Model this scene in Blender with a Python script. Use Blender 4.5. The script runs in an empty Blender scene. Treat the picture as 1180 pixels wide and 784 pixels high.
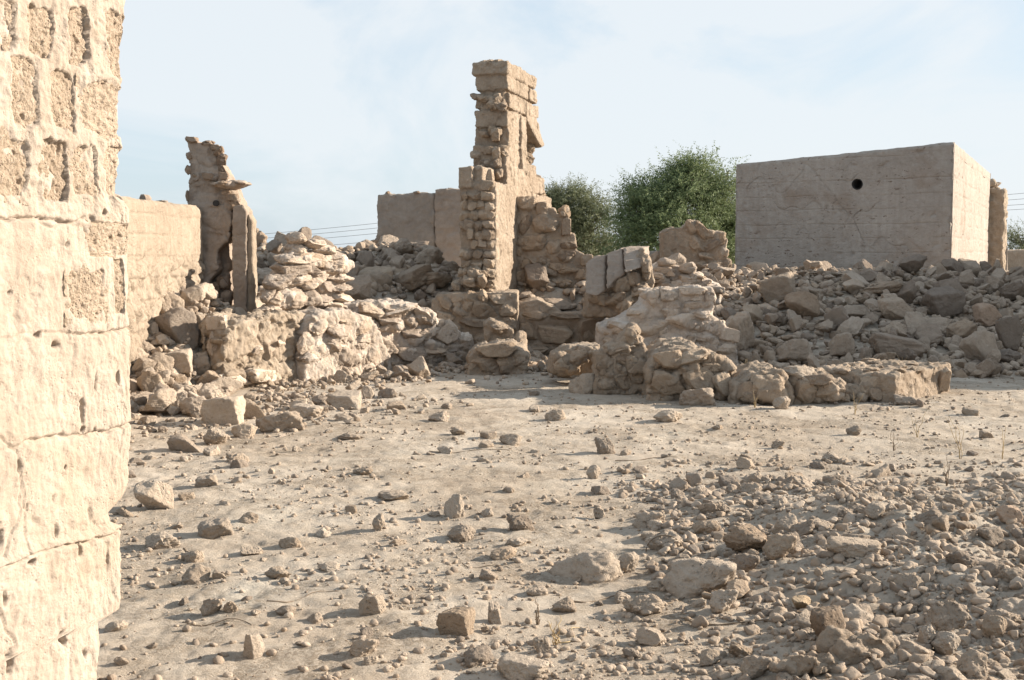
import bpy, math, random
import numpy as np
from mathutils import Vector, Matrix, Euler
from mathutils.kdtree import KDTree

random.seed(7)
RNG = np.random.default_rng(11)
SC = bpy.context.scene
COL = SC.collection
R = math.radians

# ------------------------------------------------------------------ camera model (photo 1180 x 784)
FPX, HOR, CAMH = 1400.0, 290.0, 1.6
PITCH = math.atan((392 - HOR) / FPX)
CP, SP = math.cos(PITCH), math.sin(PITCH)
CAM = np.array([0, 0, CAMH])


def ray(px, py):
    dx, dy = (px - 590) / FPX, (392 - py) / FPX
    return np.array([dx, dy * SP + CP, dy * CP - SP])


def W(px, py, D):
    d = ray(px, py)
    return CAM + d * (D / d[1])


def on_plane(px, py, p0, n):
    d = ray(px, py)
    return CAM + d * (np.dot(np.asarray(p0, float) - CAM, n) / np.dot(d, n))


# ------------------------------------------------------------------ numpy noise
_perm = np.random.default_rng(3).permutation(256)
_perm = np.concatenate([_perm, _perm, _perm])
_g = np.random.default_rng(5).normal(size=(256, 3))
_g /= np.linalg.norm(_g, axis=1, keepdims=True)


def noise(P):
    P = np.asarray(P, float)
    i = np.floor(P).astype(int)
    f = P - i
    u = f * f * f * (f * (f * 6 - 15) + 10)
    i &= 255
    out = 0
    for dx in (0, 1):
        wx = u[:, 0] if dx else 1 - u[:, 0]
        for dy in (0, 1):
            wy = u[:, 1] if dy else 1 - u[:, 1]
            for dz in (0, 1):
                wz = u[:, 2] if dz else 1 - u[:, 2]
                h = _perm[_perm[_perm[(i[:, 0] + dx) & 255] + ((i[:, 1] + dy) & 255)] + ((i[:, 2] + dz) & 255)]
                g = _g[h]
                d = g[:, 0] * (f[:, 0] - dx) + g[:, 1] * (f[:, 1] - dy) + g[:, 2] * (f[:, 2] - dz)
                out = out + wx * wy * wz * d
    return out * 1.6


def fbm(P, octv=4, gain=0.5, lac=2.1):
    a, s, out = 1.0, 1.0, 0
    for k in range(octv):
        out = out + a * noise(P * s + 17.3 * k)
        a *= gain
        s *= lac
    return out


def ridged(P, octv=3):
    a, s, out = 1.0, 1.0, 0
    for k in range(octv):
        out = out + a * (1 - 2 * np.abs(noise(P * s + 9.1 * k)))
        a *= 0.5
        s *= 2.1
    return out


def worley(P, seed=0):
    """distance to nearest and second nearest feature point"""
    P = np.asarray(P, float)
    i = np.floor(P).astype(int)
    f1 = np.full(len(P), 9.0)
    f2 = np.full(len(P), 9.0)
    for dx in (-1, 0, 1):
        for dy in (-1, 0, 1):
            for dz in (-1, 0, 1):
                c = i + (dx, dy, dz)
                cc = c & 255
                h = _perm[_perm[_perm[(cc[:, 0] + seed) & 255] + cc[:, 1]] + cc[:, 2]]
                pt = c + 0.5 + 0.45 * _g[h]
                d = np.linalg.norm(P - pt, axis=1)
                m = d < f1
                f2 = np.where(m, f1, np.minimum(f2, d))
                f1 = np.where(m, d, f1)
    return f1, f2


def facet(P, seed=0):
    """fractured relief: every cell is a plane tilted its own way"""
    P = np.asarray(P, float)
    i = np.floor(P).astype(int)
    f1 = np.full(len(P), 9.0)
    out = np.zeros(len(P))
    for dx in (-1, 0, 1):
        for dy in (-1, 0, 1):
            for dz in (-1, 0, 1):
                c = i + (dx, dy, dz)
                cc = c & 255
                h = _perm[_perm[_perm[(cc[:, 0] + seed) & 255] + cc[:, 1]] + cc[:, 2]]
                v = P - (c + 0.5 + 0.45 * _g[h])
                d = np.linalg.norm(v, axis=1)
                m = d < f1
                t = np.sum(v * _g[(h + 91) & 255], axis=1) * 0.9 + 0.35 * _g[(h + 37) & 255][:, 0]
                out = np.where(m, t, out)
                f1 = np.where(m, d, f1)
    return out


def sstep(a, b, x):
    t = np.clip((x - a) / (b - a), 0, 1)
    return t * t * (3 - 2 * t)


# ------------------------------------------------------------------ materials
def ramp(nt, fac, stops):
    r = nt.nodes.new('ShaderNodeValToRGB')
    e = r.color_ramp.elements
    while len(e) < len(stops):
        e.new(0.5)
    for k, (p, c) in enumerate(stops):
        e[k].position = p
        e[k].color = (*c, 1) if len(c) == 3 else c
    nt.links.new(fac, r.inputs[0])
    return r.outputs[0]


def nz(nt, vec, scale, detail=6, rough=0.6, dist=0.0):
    n = nt.nodes.new('ShaderNodeTexNoise')
    n.inputs['Scale'].default_value = scale
    n.inputs['Detail'].default_value = detail
    n.inputs['Roughness'].default_value = rough
    n.inputs['Distortion'].default_value = dist
    nt.links.new(vec, n.inputs['Vector'])
    return n.outputs['Fac']


def mixc(nt, fac, a, b, mode='MIX'):
    m = nt.nodes.new('ShaderNodeMix')
    m.data_type = 'RGBA'
    m.blend_type = mode
    for sock, v in ((m.inputs[0], fac), (m.inputs[6], a), (m.inputs[7], b)):
        if isinstance(v, (int, float)):
            sock.default_value = v
        elif isinstance(v, tuple):
            sock.default_value = (*v, 1)
        else:
            nt.links.new(v, sock)
    return m.outputs[2]


def mth(nt, op, a, b=None):
    m = nt.nodes.new('ShaderNodeMath')
    m.operation = op
    for s, v in zip(m.inputs, (a, b)):
        if v is None:
            continue
        if isinstance(v, (int, float)):
            s.default_value = v
        else:
            nt.links.new(v, s)
    return m.outputs[0]


def earth(name, dark, mid, light, scale=1.0, bump=0.5, rand=None, streak=0.0, pit=0.35, speck=0.0, stain=None, gain=0.88, flake_shade=None):
    """dusty earthen / stone surface.  rand: 'object' or 'island' gives every stone its own tone."""
    dark, mid, light = [(c[0] * gain, c[1] * 0.982 * gain, c[2] * 1.0 * gain) for c in (dark, mid, light)]
    m = bpy.data.materials.new(name)
    m.use_nodes = True
    nt = m.node_tree
    bs = nt.nodes['Principled BSDF']
    bs.inputs['Roughness'].default_value = 0.95
    bs.inputs['Specular IOR Level'].default_value = 0.12
    geo = nt.nodes.new('ShaderNodeNewGeometry')
    pos = geo.outputs['Position']
    n1 = nz(nt, pos, 1.3 * scale, 5, 0.6, 0.4)
    n2 = nz(nt, pos, 9 * scale, 6, 0.65, 0.2)
    n3 = nz(nt, pos, 60 * scale, 4, 0.7)
    s = mth(nt, 'ADD', mth(nt, 'MULTIPLY', n1, 0.42), mth(nt, 'ADD', mth(nt, 'MULTIPLY', n2, 0.40), mth(nt, 'MULTIPLY', n3, 0.24)))
    col = ramp(nt, s, [(0.36, dark), (0.53, mid), (0.70, light)])
    if not rand:
        ta = nt.nodes.new('ShaderNodeAttribute')
        ta.attribute_name = 'tone'
        tn = ramp(nt, mth(nt, 'ADD', mth(nt, 'MULTIPLY', ta.outputs['Fac'], 0.5), 0.5), [(0.0, (0.80, 0.77, 0.74)), (0.5, (1, 1, 1)), (1.0, (1.14, 1.13, 1.12))])
        col = mixc(nt, 1.0, col, tn, 'MULTIPLY')
    if stain:
        sn = nz(nt, pos, 0.9 * scale, 7, 0.7, 1.0)
        f = ramp(nt, sn, [(0.52, (0, 0, 0)), (0.66, (1, 1, 1))])
        col = mixc(nt, mth(nt, 'MULTIPLY', f, 0.6), col, stain)
    if streak:
        mp = nt.nodes.new('ShaderNodeMapping')
        mp.inputs['Scale'].default_value = (7, 7, 0.7)
        nt.links.new(pos, mp.inputs[0])
        sk = nz(nt, mp.outputs[0], 1.6 * scale, 5, 0.6, 0.3)
        f = ramp(nt, sk, [(0.42, (1, 1, 1)), (0.60, (0, 0, 0))])
        col = mixc(nt, mth(nt, 'MULTIPLY', f, streak), col, dark)
    if rand:
        if rand == 'object':
            oi = nt.nodes.new('ShaderNodeObjectInfo')
            rv = oi.outputs['Random']
            col = mixc(nt, 1.0, col, oi.outputs['Color'], 'MULTIPLY')
        else:
            rv = geo.outputs['Random Per Island']
        tone = ramp(nt, rv, [(0.0, (0.66, 0.64, 0.63)), (0.25, (0.92, 0.88, 0.84)), (0.5, (1.04, 1.0, 0.95)), (0.8, (1.20, 1.18, 1.15)), (1.0, (0.96, 0.88, 0.79))])
        col = mixc(nt, 1.0, col, tone, 'MULTIPLY')
    if speck:
        v = nt.nodes.new('ShaderNodeTexVoronoi')
        v.inputs['Scale'].default_value = 75 * scale
        nt.links.new(pos, v.inputs['Vector'])
        f = ramp(nt, v.outputs['Distance'], [(0.16, (1, 1, 1)), (0.24, (0, 0, 0))])
        g = ramp(nt, nz(nt, pos, 14, 2), [(0.5, (0, 0, 0)), (0.6, (1, 1, 1))])
        col = mixc(nt, mth(nt, 'MULTIPLY', mth(nt, 'MULTIPLY', f, g), speck), col, (0.74, 0.68, 0.58))
    if flake_shade:  # flaked spots, dark red-brown; shade of pits is put into the colour too
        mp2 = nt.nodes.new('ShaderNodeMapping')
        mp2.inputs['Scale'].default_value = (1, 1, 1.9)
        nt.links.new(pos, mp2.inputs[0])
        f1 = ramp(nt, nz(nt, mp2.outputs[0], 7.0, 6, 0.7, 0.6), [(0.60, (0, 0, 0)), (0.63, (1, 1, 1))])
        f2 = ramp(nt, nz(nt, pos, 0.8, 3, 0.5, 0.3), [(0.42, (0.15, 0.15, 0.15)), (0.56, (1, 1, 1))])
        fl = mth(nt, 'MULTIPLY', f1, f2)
        col = mixc(nt, mth(nt, 'MULTIPLY', fl, 0.9), col, flake_shade)
    nt.links.new(col, bs.inputs['Base Color'])
    # relief
    h1 = nz(nt, pos, 22 * scale, 8, 0.68, 0.3)
    h2 = nz(nt, pos, 110 * scale, 5, 0.75)
    vo = nt.nodes.new('ShaderNodeTexVoronoi')
    vo.inputs['Scale'].default_value = 42 * scale
    nt.links.new(pos, vo.inputs['Vector'])
    pits = ramp(nt, vo.outputs['Distance'], [(0.0, (0, 0, 0)), (0.35, (1, 1, 1))])
    pm = ramp(nt, nz(nt, pos, 6 * scale, 3), [(0.48, (0, 0, 0)), (0.6, (1, 1, 1))])
    pits = mixc(nt, pm, (1, 1, 1), pits)
    h = mth(nt, 'ADD', mth(nt, 'MULTIPLY', h1, 1.0), mth(nt, 'ADD', mth(nt, 'MULTIPLY', h2, 0.32), mth(nt, 'MULTIPLY', pits, pit)))
    b = nt.nodes.new('ShaderNodeBump')
    b.inputs['Strength'].default_value = bump
    b.inputs['Distance'].default_value = 0.035 / scale
    nt.links.new(h, b.inputs['Height'])
    nt.links.new(b.outputs[0], bs.inputs['Normal'])
    return m


def plain(name, col, rough=0.8):
    m = bpy.data.materials.new(name)
    m.use_nodes = True
    nt = m.node_tree
    b = nt.nodes['Principled BSDF']
    b.inputs['Roughness'].default_value = rough
    geo = nt.nodes.new('ShaderNodeNewGeometry')
    n = nz(nt, geo.outputs['Position'], 30, 4)
    c = ramp(nt, n, [(0.3, tuple(x * 0.7 for x in col)), (0.7, tuple(min(1, x * 1.25) for x in col))])
    nt.links.new(c, b.inputs['Base Color'])
    return m


M = {}
M['plaster'] = earth('cream_plaster', (0.36, 0.295, 0.23), (0.465, 0.40, 0.328), (0.54, 0.48, 0.405), 1.5, 0.5, streak=0.4, pit=0.5, stain=(0.37, 0.295, 0.22), gain=0.85)
M['niche'] = earth('exposed_sandy_block', (0.31, 0.243, 0.176), (0.42, 0.34, 0.255), (0.51, 0.43, 0.34), 2.2, 1.0, pit=0.8, speck=0.8, gain=1.02)
M['wallfar'] = earth('pale_plaster', (0.31, 0.25, 0.185), (0.42, 0.348, 0.265), (0.50, 0.428, 0.34), 1.0, 0.9, streak=0.35, pit=0.5)
M['mud'] = earth('tan_mud_masonry', (0.285, 0.222, 0.16), (0.40, 0.325, 0.245), (0.49, 0.415, 0.33), 1.0, 1.0)
M['brown'] = earth('brown_mud_plaster', (0.275, 0.218, 0.168), (0.375, 0.31, 0.248), (0.455, 0.385, 0.318), 1.0, 0.7)
M['grey'] = earth('grey_weathered_plaster', (0.27, 0.23, 0.19), (0.345, 0.30, 0.25), (0.40, 0.355, 0.30), 1.0, 0.6, streak=0.2)
M['house'] = earth('weathered_house_render', (0.285, 0.25, 0.212), (0.362, 0.325, 0.282), (0.42, 0.385, 0.338), 1.0, 0.6, streak=0.3, pit=0.7, stain=(0.25, 0.185, 0.14), gain=1.0, flake_shade=(0.13, 0.085, 0.06))
M['gyps'] = earth('chalky_gypsum_masonry', (0.34, 0.28, 0.215), (0.46, 0.395, 0.325), (0.60, 0.55, 0.48), 1.0, 1.0, gain=1.04)
M['stone'] = earth('dusty_limestone', (0.31, 0.258, 0.202), (0.405, 0.348, 0.282), (0.48, 0.425, 0.355), 1.3, 1.0, rand='object', pit=0.7, gain=0.95)
M['rub'] = earth('grey_rubble_stone', (0.285, 0.236, 0.186), (0.39, 0.33, 0.266), (0.475, 0.412, 0.342), 1.2, 1.0, rand='object', pit=0.5)
M['gravel'] = earth('small_rubble', (0.28, 0.232, 0.18), (0.385, 0.325, 0.26), (0.47, 0.41, 0.34), 1.5, 0.6, rand='island')
for _k, _c in (('mud', ((0.29, 0.228, 0.168), (0.40, 0.328, 0.25), (0.49, 0.418, 0.335))), ('brown', ((0.24, 0.18, 0.13), (0.33, 0.255, 0.19), (0.41, 0.33, 0.26))), ('gyps', ((0.33, 0.275, 0.215), (0.45, 0.385, 0.315), (0.56, 0.505, 0.435)))):
    M[_k + '_s'] = earth(_k + '_bedded_stone', *_c, 1.1, 1.0, rand='object', pit=0.7, gain=1.06 if _k == 'gyps' else 0.9)
STONE_OF = {M['mud'].name: M['mud_s'], M['brown'].name: M['brown_s'], M['gyps'].name: M['gyps_s'], M['wallfar'].name: M['gyps_s'], M['grey'].name: M['brown_s']}
M['twig'] = plain('dry_twig', (0.16, 0.115, 0.075))
M['straw'] = plain('dry_straw', (0.42, 0.31, 0.17))
M['wire'] = plain('weathered_cable', (0.22, 0.22, 0.22))
M['pole'] = plain('weathered_pole', (0.09, 0.08, 0.075))
M['bark'] = plain('acacia_bark', (0.11, 0.085, 0.06))
M['hole'] = plain('hole_shade', (0.022, 0.019, 0.017))  # near-black colour stands in for the shade inside holes


def leafmat(name, a, b, c):
    m = bpy.data.materials.new(name)
    m.use_nodes = True
    nt = m.node_tree
    bs = nt.nodes['Principled BSDF']
    bs.inputs['Roughness'].default_value = 0.7
    geo = nt.nodes.new('ShaderNodeNewGeometry')
    n = nz(nt, geo.outputs['Position'], 1.1, 3)
    s = mth(nt, 'ADD', mth(nt, 'MULTIPLY', n, 0.6), mth(nt, 'MULTIPLY', geo.outputs['Random Per Island'], 0.4))
    nt.links.new(ramp(nt, s, [(0.3, a), (0.5, b), (0.72, c)]), bs.inputs['Base Color'])
    tr = nt.nodes.new('ShaderNodeBsdfTranslucent')
    tr.inputs[0].default_value = (*c, 1)
    mx = nt.nodes.new('ShaderNodeMixShader')
    mx.inputs[0].default_value = 0.25
    nt.links.new(bs.outputs[0], mx.inputs[1])
    nt.links.new(tr.outputs[0], mx.inputs[2])
    nt.links.new(mx.outputs[0], nt.nodes['Material Output'].inputs[0])
    return m


M['leafA'] = leafmat('acacia_leaf', (0.085, 0.116, 0.048), (0.13, 0.175, 0.072), (0.20, 0.242, 0.11))
M['leafB'] = leafmat('olive_leaf', (0.09, 0.105, 0.052), (0.138, 0.155, 0.078), (0.195, 0.21, 0.115))


# ------------------------------------------------------------------ object helpers
def mesh_from(name, V, F, smooth=True):
    me = bpy.data.meshes.new(name)
    V = np.asarray(V, float)
    if isinstance(F, np.ndarray):
        k = F.shape[1]
        me.vertices.add(len(V))
        me.vertices.foreach_set('co', V.ravel())
        me.loops.add(F.size)
        me.loops.foreach_set('vertex_index', F.ravel().astype(np.int32))
        me.polygons.add(len(F))
        me.polygons.foreach_set('loop_start', np.arange(0, F.size, k, dtype=np.int32))
        me.update(calc_edges=True)
    else:
        me.from_pydata(V.tolist(), [], F)
        me.update()
    me.polygons.foreach_set('use_smooth', np.full(len(me.polygons), smooth))
    return me


def link(name, me, mat, loc=(0, 0, 0), parent=None):
    o = bpy.data.objects.new(name, me)
    COL.objects.link(o)
    if mat is not None and not me.materials:
        me.materials.append(mat)
    o.location = loc
    if parent is not None:
        o.parent = parent
    return o


def tag(o, label=None, cat=None, group=None, kind=None):
    if label:
        o['label'] = label
    if cat:
        o['category'] = cat
    if group:
        o['group'] = group
    if kind:
        o['kind'] = kind
    return o


def thing(name, label, cat, loc, group=None):
    o = bpy.data.objects.new(name, None)
    o.empty_display_size = 0.2
    COL.objects.link(o)
    o.location = loc
    return tag(o, label, cat, group)


# ------------------------------------------------------------------ stones (unit prototypes)
def icosphere(n):
    t = (1 + 5 ** 0.5) / 2
    V = [(-1, t, 0), (1, t, 0), (-1, -t, 0), (1, -t, 0), (0, -1, t), (0, 1, t), (0, -1, -t), (0, 1, -t), (t, 0, -1), (t, 0, 1), (-t, 0, -1), (-t, 0, 1)]
    F = [(0, 11, 5), (0, 5, 1), (0, 1, 7), (0, 7, 10), (0, 10, 11), (1, 5, 9), (5, 11, 4), (11, 10, 2), (10, 7, 6), (7, 1, 8), (3, 9, 4), (3, 4, 2), (3, 2, 6), (3, 6, 8), (3, 8, 9), (4, 9, 5), (2, 4, 11), (6, 2, 10), (8, 6, 7), (9, 8, 1)]
    V = [np.array(v) / np.linalg.norm(v) for v in V]
    for _ in range(n):
        cache, G = {}, []

        def mid(a, b):
            k = (min(a, b), max(a, b))
            if k not in cache:
                m = V[a] + V[b]
                V.append(m / np.linalg.norm(m))
                cache[k] = len(V) - 1
            return cache[k]
        for a, b, c in F:
            x, y, z = mid(a, b), mid(b, c), mid(c, a)
            G += [(a, x, z), (b, y, x), (c, z, y), (x, y, z)]
        F = G
    return np.array(V), np.array(F)


ICO = {n: icosphere(n) for n in (1, 2, 3, 4)}


def rock_shape(kind, seed, lev=4):
    """convex chipped lump with crumbly surface, about unit half extents"""
    rg = np.random.default_rng(seed)
    d, F = ICO[lev]
    if kind == 'blocky':
        n = np.array([(1, 0, 0), (-1, 0, 0), (0, 1, 0), (0, -1, 0), (0, 0, 1), (0, 0, -1)], float)
        n = n + rg.normal(0, 0.2, n.shape)
        n = np.vstack([n, rg.normal(size=(8, 3))])
        h = np.concatenate([rg.uniform(0.6, 0.85, 6), rg.uniform(0.74, 0.98, 8)])
        soft, a1, a2 = 34, 0.06, 0.03
    elif kind == 'angular':
        n = rg.normal(size=(10, 3))
        h = rg.uniform(0.52, 0.9, 10)
        soft, a1, a2 = 40, 0.065, 0.03
    elif kind == 'flat':
        n = rg.normal(size=(10, 3))
        h = rg.uniform(0.66, 0.95, 10)
        soft, a1, a2 = 14, 0.10, 0.03
    elif kind == 'crumbly':
        n = rg.normal(size=(12, 3))
        h = rg.uniform(0.6, 0.95, 12)
        soft, a1, a2 = 12, 0.17, 0.07
    else:
        n = rg.normal(size=(11, 3))
        h = rg.uniform(0.7, 0.95, 11)
        soft, a1, a2 = 5, 0.13, 0.03
    n /= np.linalg.norm(n, axis=1, keepdims=True)
    c = d @ n.T
    inv = np.maximum(c, 1e-3) / h
    r = 1.0 / (np.sum(inv ** soft, axis=1) ** (1.0 / soft))
    r = np.clip(r, 0.3, 1.35)
    V = d * r[:, None]
    off = seed * 3.77
    if lev >= 2:
        f = fbm(V * 2.1 + off, 4, 0.55)
        V = V * (1 + a1 * f)[:, None]
        if lev >= 3:
            V = V * (1 + a2 * ridged(V * 5.5 + off, 3) + (0.035 if kind != 'rounded' else 0.015) * facet(V * 2.6 + off))[:, None]
            w1, _ = worley(V * 3.2 + off)
            V = V * (1 - (0.05 if kind == 'crumbly' else 0.02) * np.exp(-(w1 / 0.22) ** 2))[:, None]
    lo, hi = V.min(0), V.max(0)
    V = (V - (lo + hi) / 2) / ((hi - lo) / 2)
    return V, F


KINDS = ('angular', 'blocky', 'rounded', 'flat', 'crumbly')
PROTO = {}
for k in KINDS:
    PROTO[k] = [rock_shape(k, 20 + 7 * j + 100 * KINDS.index(k), 4) for j in range(5)]
LOW = [rock_shape(KINDS[j % 5], 900 + j, 2) for j in range(12)]
TINY = [rock_shape(KINDS[j % 5], 950 + j, 1) for j in range(8)]
PMESH = {}


def proto_mesh(kind, j, mat):
    key = (kind, j, mat.name)
    if key not in PMESH:
        V, F = PROTO[kind][j]
        me = mesh_from('stone_' + kind, V, F)
        me.materials.append(mat)
        PMESH[key] = me
    return PMESH[key]


# ------------------------------------------------------------------ ground height
_x = [-30, -6, -3.75, -3.35, -2.9, -2.2, -1.5, -0.8, 1.3, 1.8, 2.4, 3.5, 5.0, 9.0, 14, 40]
_yf = [12.0, 12.0, 12.3, 14.4, 15.4, 16.3, 16.8, 18.3, 18.3, 17.0, 16.0, 15.4, 15.3, 16.0, 16, 16]
_w = [3, 3, 3.0, 3.0, 3.6, 3.6, 3.6, 1.2, 1.2, 3.0, 4.5, 6, 6.2, 6.6, 6.6, 6.6]
_h = [0.9, 0.9, 0.95, 1.0, 1.05, 1.15, 1.25, 1.0, 1.0, 1.05, 1.05, 1.12, 1.16, 1.14, 1.14, 1.1]


def gz(x, y):
    x, y = np.atleast_1d(np.asarray(x, float)), np.atleast_1d(np.asarray(y, float))
    x, y = np.broadcast_arrays(x, y)
    P = np.stack([x, y, np.zeros_like(x)], 1)
    yf, w, h = np.interp(x, _x, _yf), np.interp(x, _x, _w), np.interp(x, _x, _h)
    t = sstep(0, 1, (y - yf) / w)
    back = 1 - 0.35 * sstep(26, 45, y)
    z = h * t * back
    z = z + t * (1 - 0.7 * sstep(24, 30, y)) * 0.10 * fbm(P * 0.9 + 3, 4)
    z = z + 0.62 * np.exp(-(((x + 4.6) / 1.6) ** 2 + ((y - 21.0) / 2.0) ** 2))
    z = z + 0.38 * np.exp(-(((x + 2.6) / 1.3) ** 2 + ((y - 21.8) / 1.5) ** 2))
    # heap of stones close on the right
    lump = sstep(0.45, 1.9, x + 0.25 * fbm(P * 0.9 + 8, 2) - 0.05 * (y - 5)) * sstep(8.4, 6.9, y - 0.1 * x) * sstep(2.5, 4.6, y)
    z = z + lump * (0.17 * (0.75 + 0.5 * fbm(P * 1.3 + 5, 3)) + 0.022 * fbm(P * 6 + 15, 3, 0.6))
    # open sand: gentle undulation, scuffs and old footprints
    s = 1 - t
    z = z + s * (0.022 * fbm(P * 0.55, 3) + 0.013 * fbm(P * 2.6 + 2, 3) + 0.007 * fbm(P * 9 + 4, 3))
    return z


def gz1(x, y):
    return float(gz(x, y)[0])


def G(px, py):
    """where the pixel's ray meets the ground"""
    d = ray(px, py)
    ts = np.linspace(2.5, 40, 1500)
    P = CAM + d * ts[:, None]
    hit = np.nonzero(P[:, 2] <= gz(P[:, 0], P[:, 1]))[0]
    if not len(hit):
        return P[-1]
    return P[hit[0]]


# ------------------------------------------------------------------ fused masonry
def dist(D, x):
    return D[1] + (D[3] - D[1]) * (x - D[0]) / (D[2] - D[0]) if isinstance(D, tuple) else D


def nrm(p0, p1):
    d = np.asarray(p1, float)[:2] - np.asarray(p0, float)[:2]
    d /= np.linalg.norm(d)
    return np.array([d[1], -d[0], 0])


class Solid:
    def __init__(s):
        s.V, s.F, s.n = [], [], 0
        s.ids, s.rk = [], 0
        s.inst = []

    def add(s, V, F, stone=0):
        s.V.append(np.asarray(V, float))
        s.F += [tuple(int(i) + s.n for i in f) for f in F]
        s.n += len(V)
        s.ids.append(np.full(len(V), s.rk if stone else -1))
        s.rk += stone

    def prism(s, P, vec):
        P = np.asarray(P, float)
        vec = np.asarray(vec, float)
        n = len(P)
        V = np.vstack([P, P + vec])
        c = np.cross(P - P.mean(0), np.roll(P, -1, 0) - P.mean(0)).sum(0)
        fw = list(range(n))
        F = [fw, [i + n for i in reversed(fw)]] + [[(i + 1) % n, i, i + n, (i + 1) % n + n] for i in range(n)]
        if np.dot(c, vec) > 0:
            F = [list(reversed(f)) for f in F]
        s.add(V, F)
        return s

    def poly(s, pts, D, th, skew=0.0):
        """outline in photo pixels at distance D (or per point), real thickness th away from the camera"""
        if isinstance(D, tuple):
            P = [W(x, y, dist(D, x)) for x, y in pts]
            a, b = W(D[0], 300, D[1]), W(D[2], 300, D[3])
            v = -nrm(a, b) * th
            return s.prism(P, v)
        D = D if hasattr(D, '__len__') else [D] * len(pts)
        P = [W(x, y, d) for (x, y), d in zip(pts, D)]
        return s.prism(P, (skew * th, th, 0))

    def box(s, lo, hi, O, ax, ay):
        """box in a frame: origin O, horizontal axes ax, ay, vertical z"""
        O, ax, ay = np.asarray(O, float), np.asarray(ax, float), np.asarray(ay, float)
        j = lambda: random.uniform(-0.012, 0.012)
        V = []
        for c in (lo[2], hi[2]):
            for a, b in ((lo[0], lo[1]), (hi[0], lo[1]), (hi[0], hi[1]), (lo[0], hi[1])):
                V.append(O + ax * (a + j()) + ay * (b + j()) + np.array([0, 0, c + j() * 0.6]))
        F = [(3, 2, 1, 0), (4, 5, 6, 7), (0, 1, 5, 4), (1, 2, 6, 5), (2, 3, 7, 6), (3, 0, 4, 7)]
        if np.cross(ax, ay)[2] < 0:
            F = [f[::-1] for f in F]
        s.add(V, F)
        return s

    def rock(s, c, half, rot=(0, 0, 0), kind=None, seed=None):
        kind = kind or random.choice(('angular', 'blocky', 'rounded', 'flat'))
        seed = random.randrange(10000) if seed is None else seed
        V, F = rock_shape(kind, seed, 2)
        m = np.array(Euler(rot).to_matrix())
        s.inst.append((np.asarray(c, float), np.asarray(half, float), tuple(rot), kind))
        s.add((V * np.asarray(half) * 0.82) @ m.T + np.asarray(c), F, 1)
        return s

    def stones(s, lst, D, deep=0.7, kind=None):
        """(px, py, width px, height px[, tilt degrees]) stones half sunk into a face at distance D"""
        for t in lst:
            px, py, w, h = t[:4]
            Dp, slope = (dist(D, px), 0.0) if isinstance(D, tuple) else (D, 0.0)
            if isinstance(D, tuple):
                a, b = W(D[0], 300, D[1]), W(D[2], 300, D[3])
                slope = math.atan2(b[1] - a[1], b[0] - a[0])
            tilt = R(t[4]) if len(t) > 4 else random.uniform(-0.15, 0.15)
            hw, hh = w / FPX * Dp / 2 / max(0.45, math.cos(slope)), h / FPX * Dp / 2
            hd = max(hw, hh) * deep
            s.rock(W(px, py, Dp + hd * 0.12), (hw, hd, hh), (random.uniform(-0.2, 0.2), -tilt, slope + random.uniform(-0.3, 0.3)), kind)
        return s

    def scatter(s, poly, D, n, w, h, kind=None, deep=0.7):
        """stones strewn over a px polygon's face"""
        P = np.array(poly, float)
        lo, hi = P.min(0), P.max(0)
        k = 0
        tries = 0
        while k < n and tries < n * 30:
            tries += 1
            x, y = random.uniform(lo[0], hi[0]), random.uniform(lo[1], hi[1])
            if inside(x, y, P):
                s.stones([(x, y, random.uniform(*w), random.uniform(*h), random.gauss(0, 9))], D, deep, kind)
                k += 1
        return s


def inside(x, y, P):
    r = False
    n = len(P)
    j = n - 1
    for i in range(n):
        if (P[i][1] > y) != (P[j][1] > y) and x < (P[j][0] - P[i][0]) * (y - P[i][1]) / (P[j][1] - P[i][1]) + P[i][0]:
            r = not r
        j = i
    return r


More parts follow.
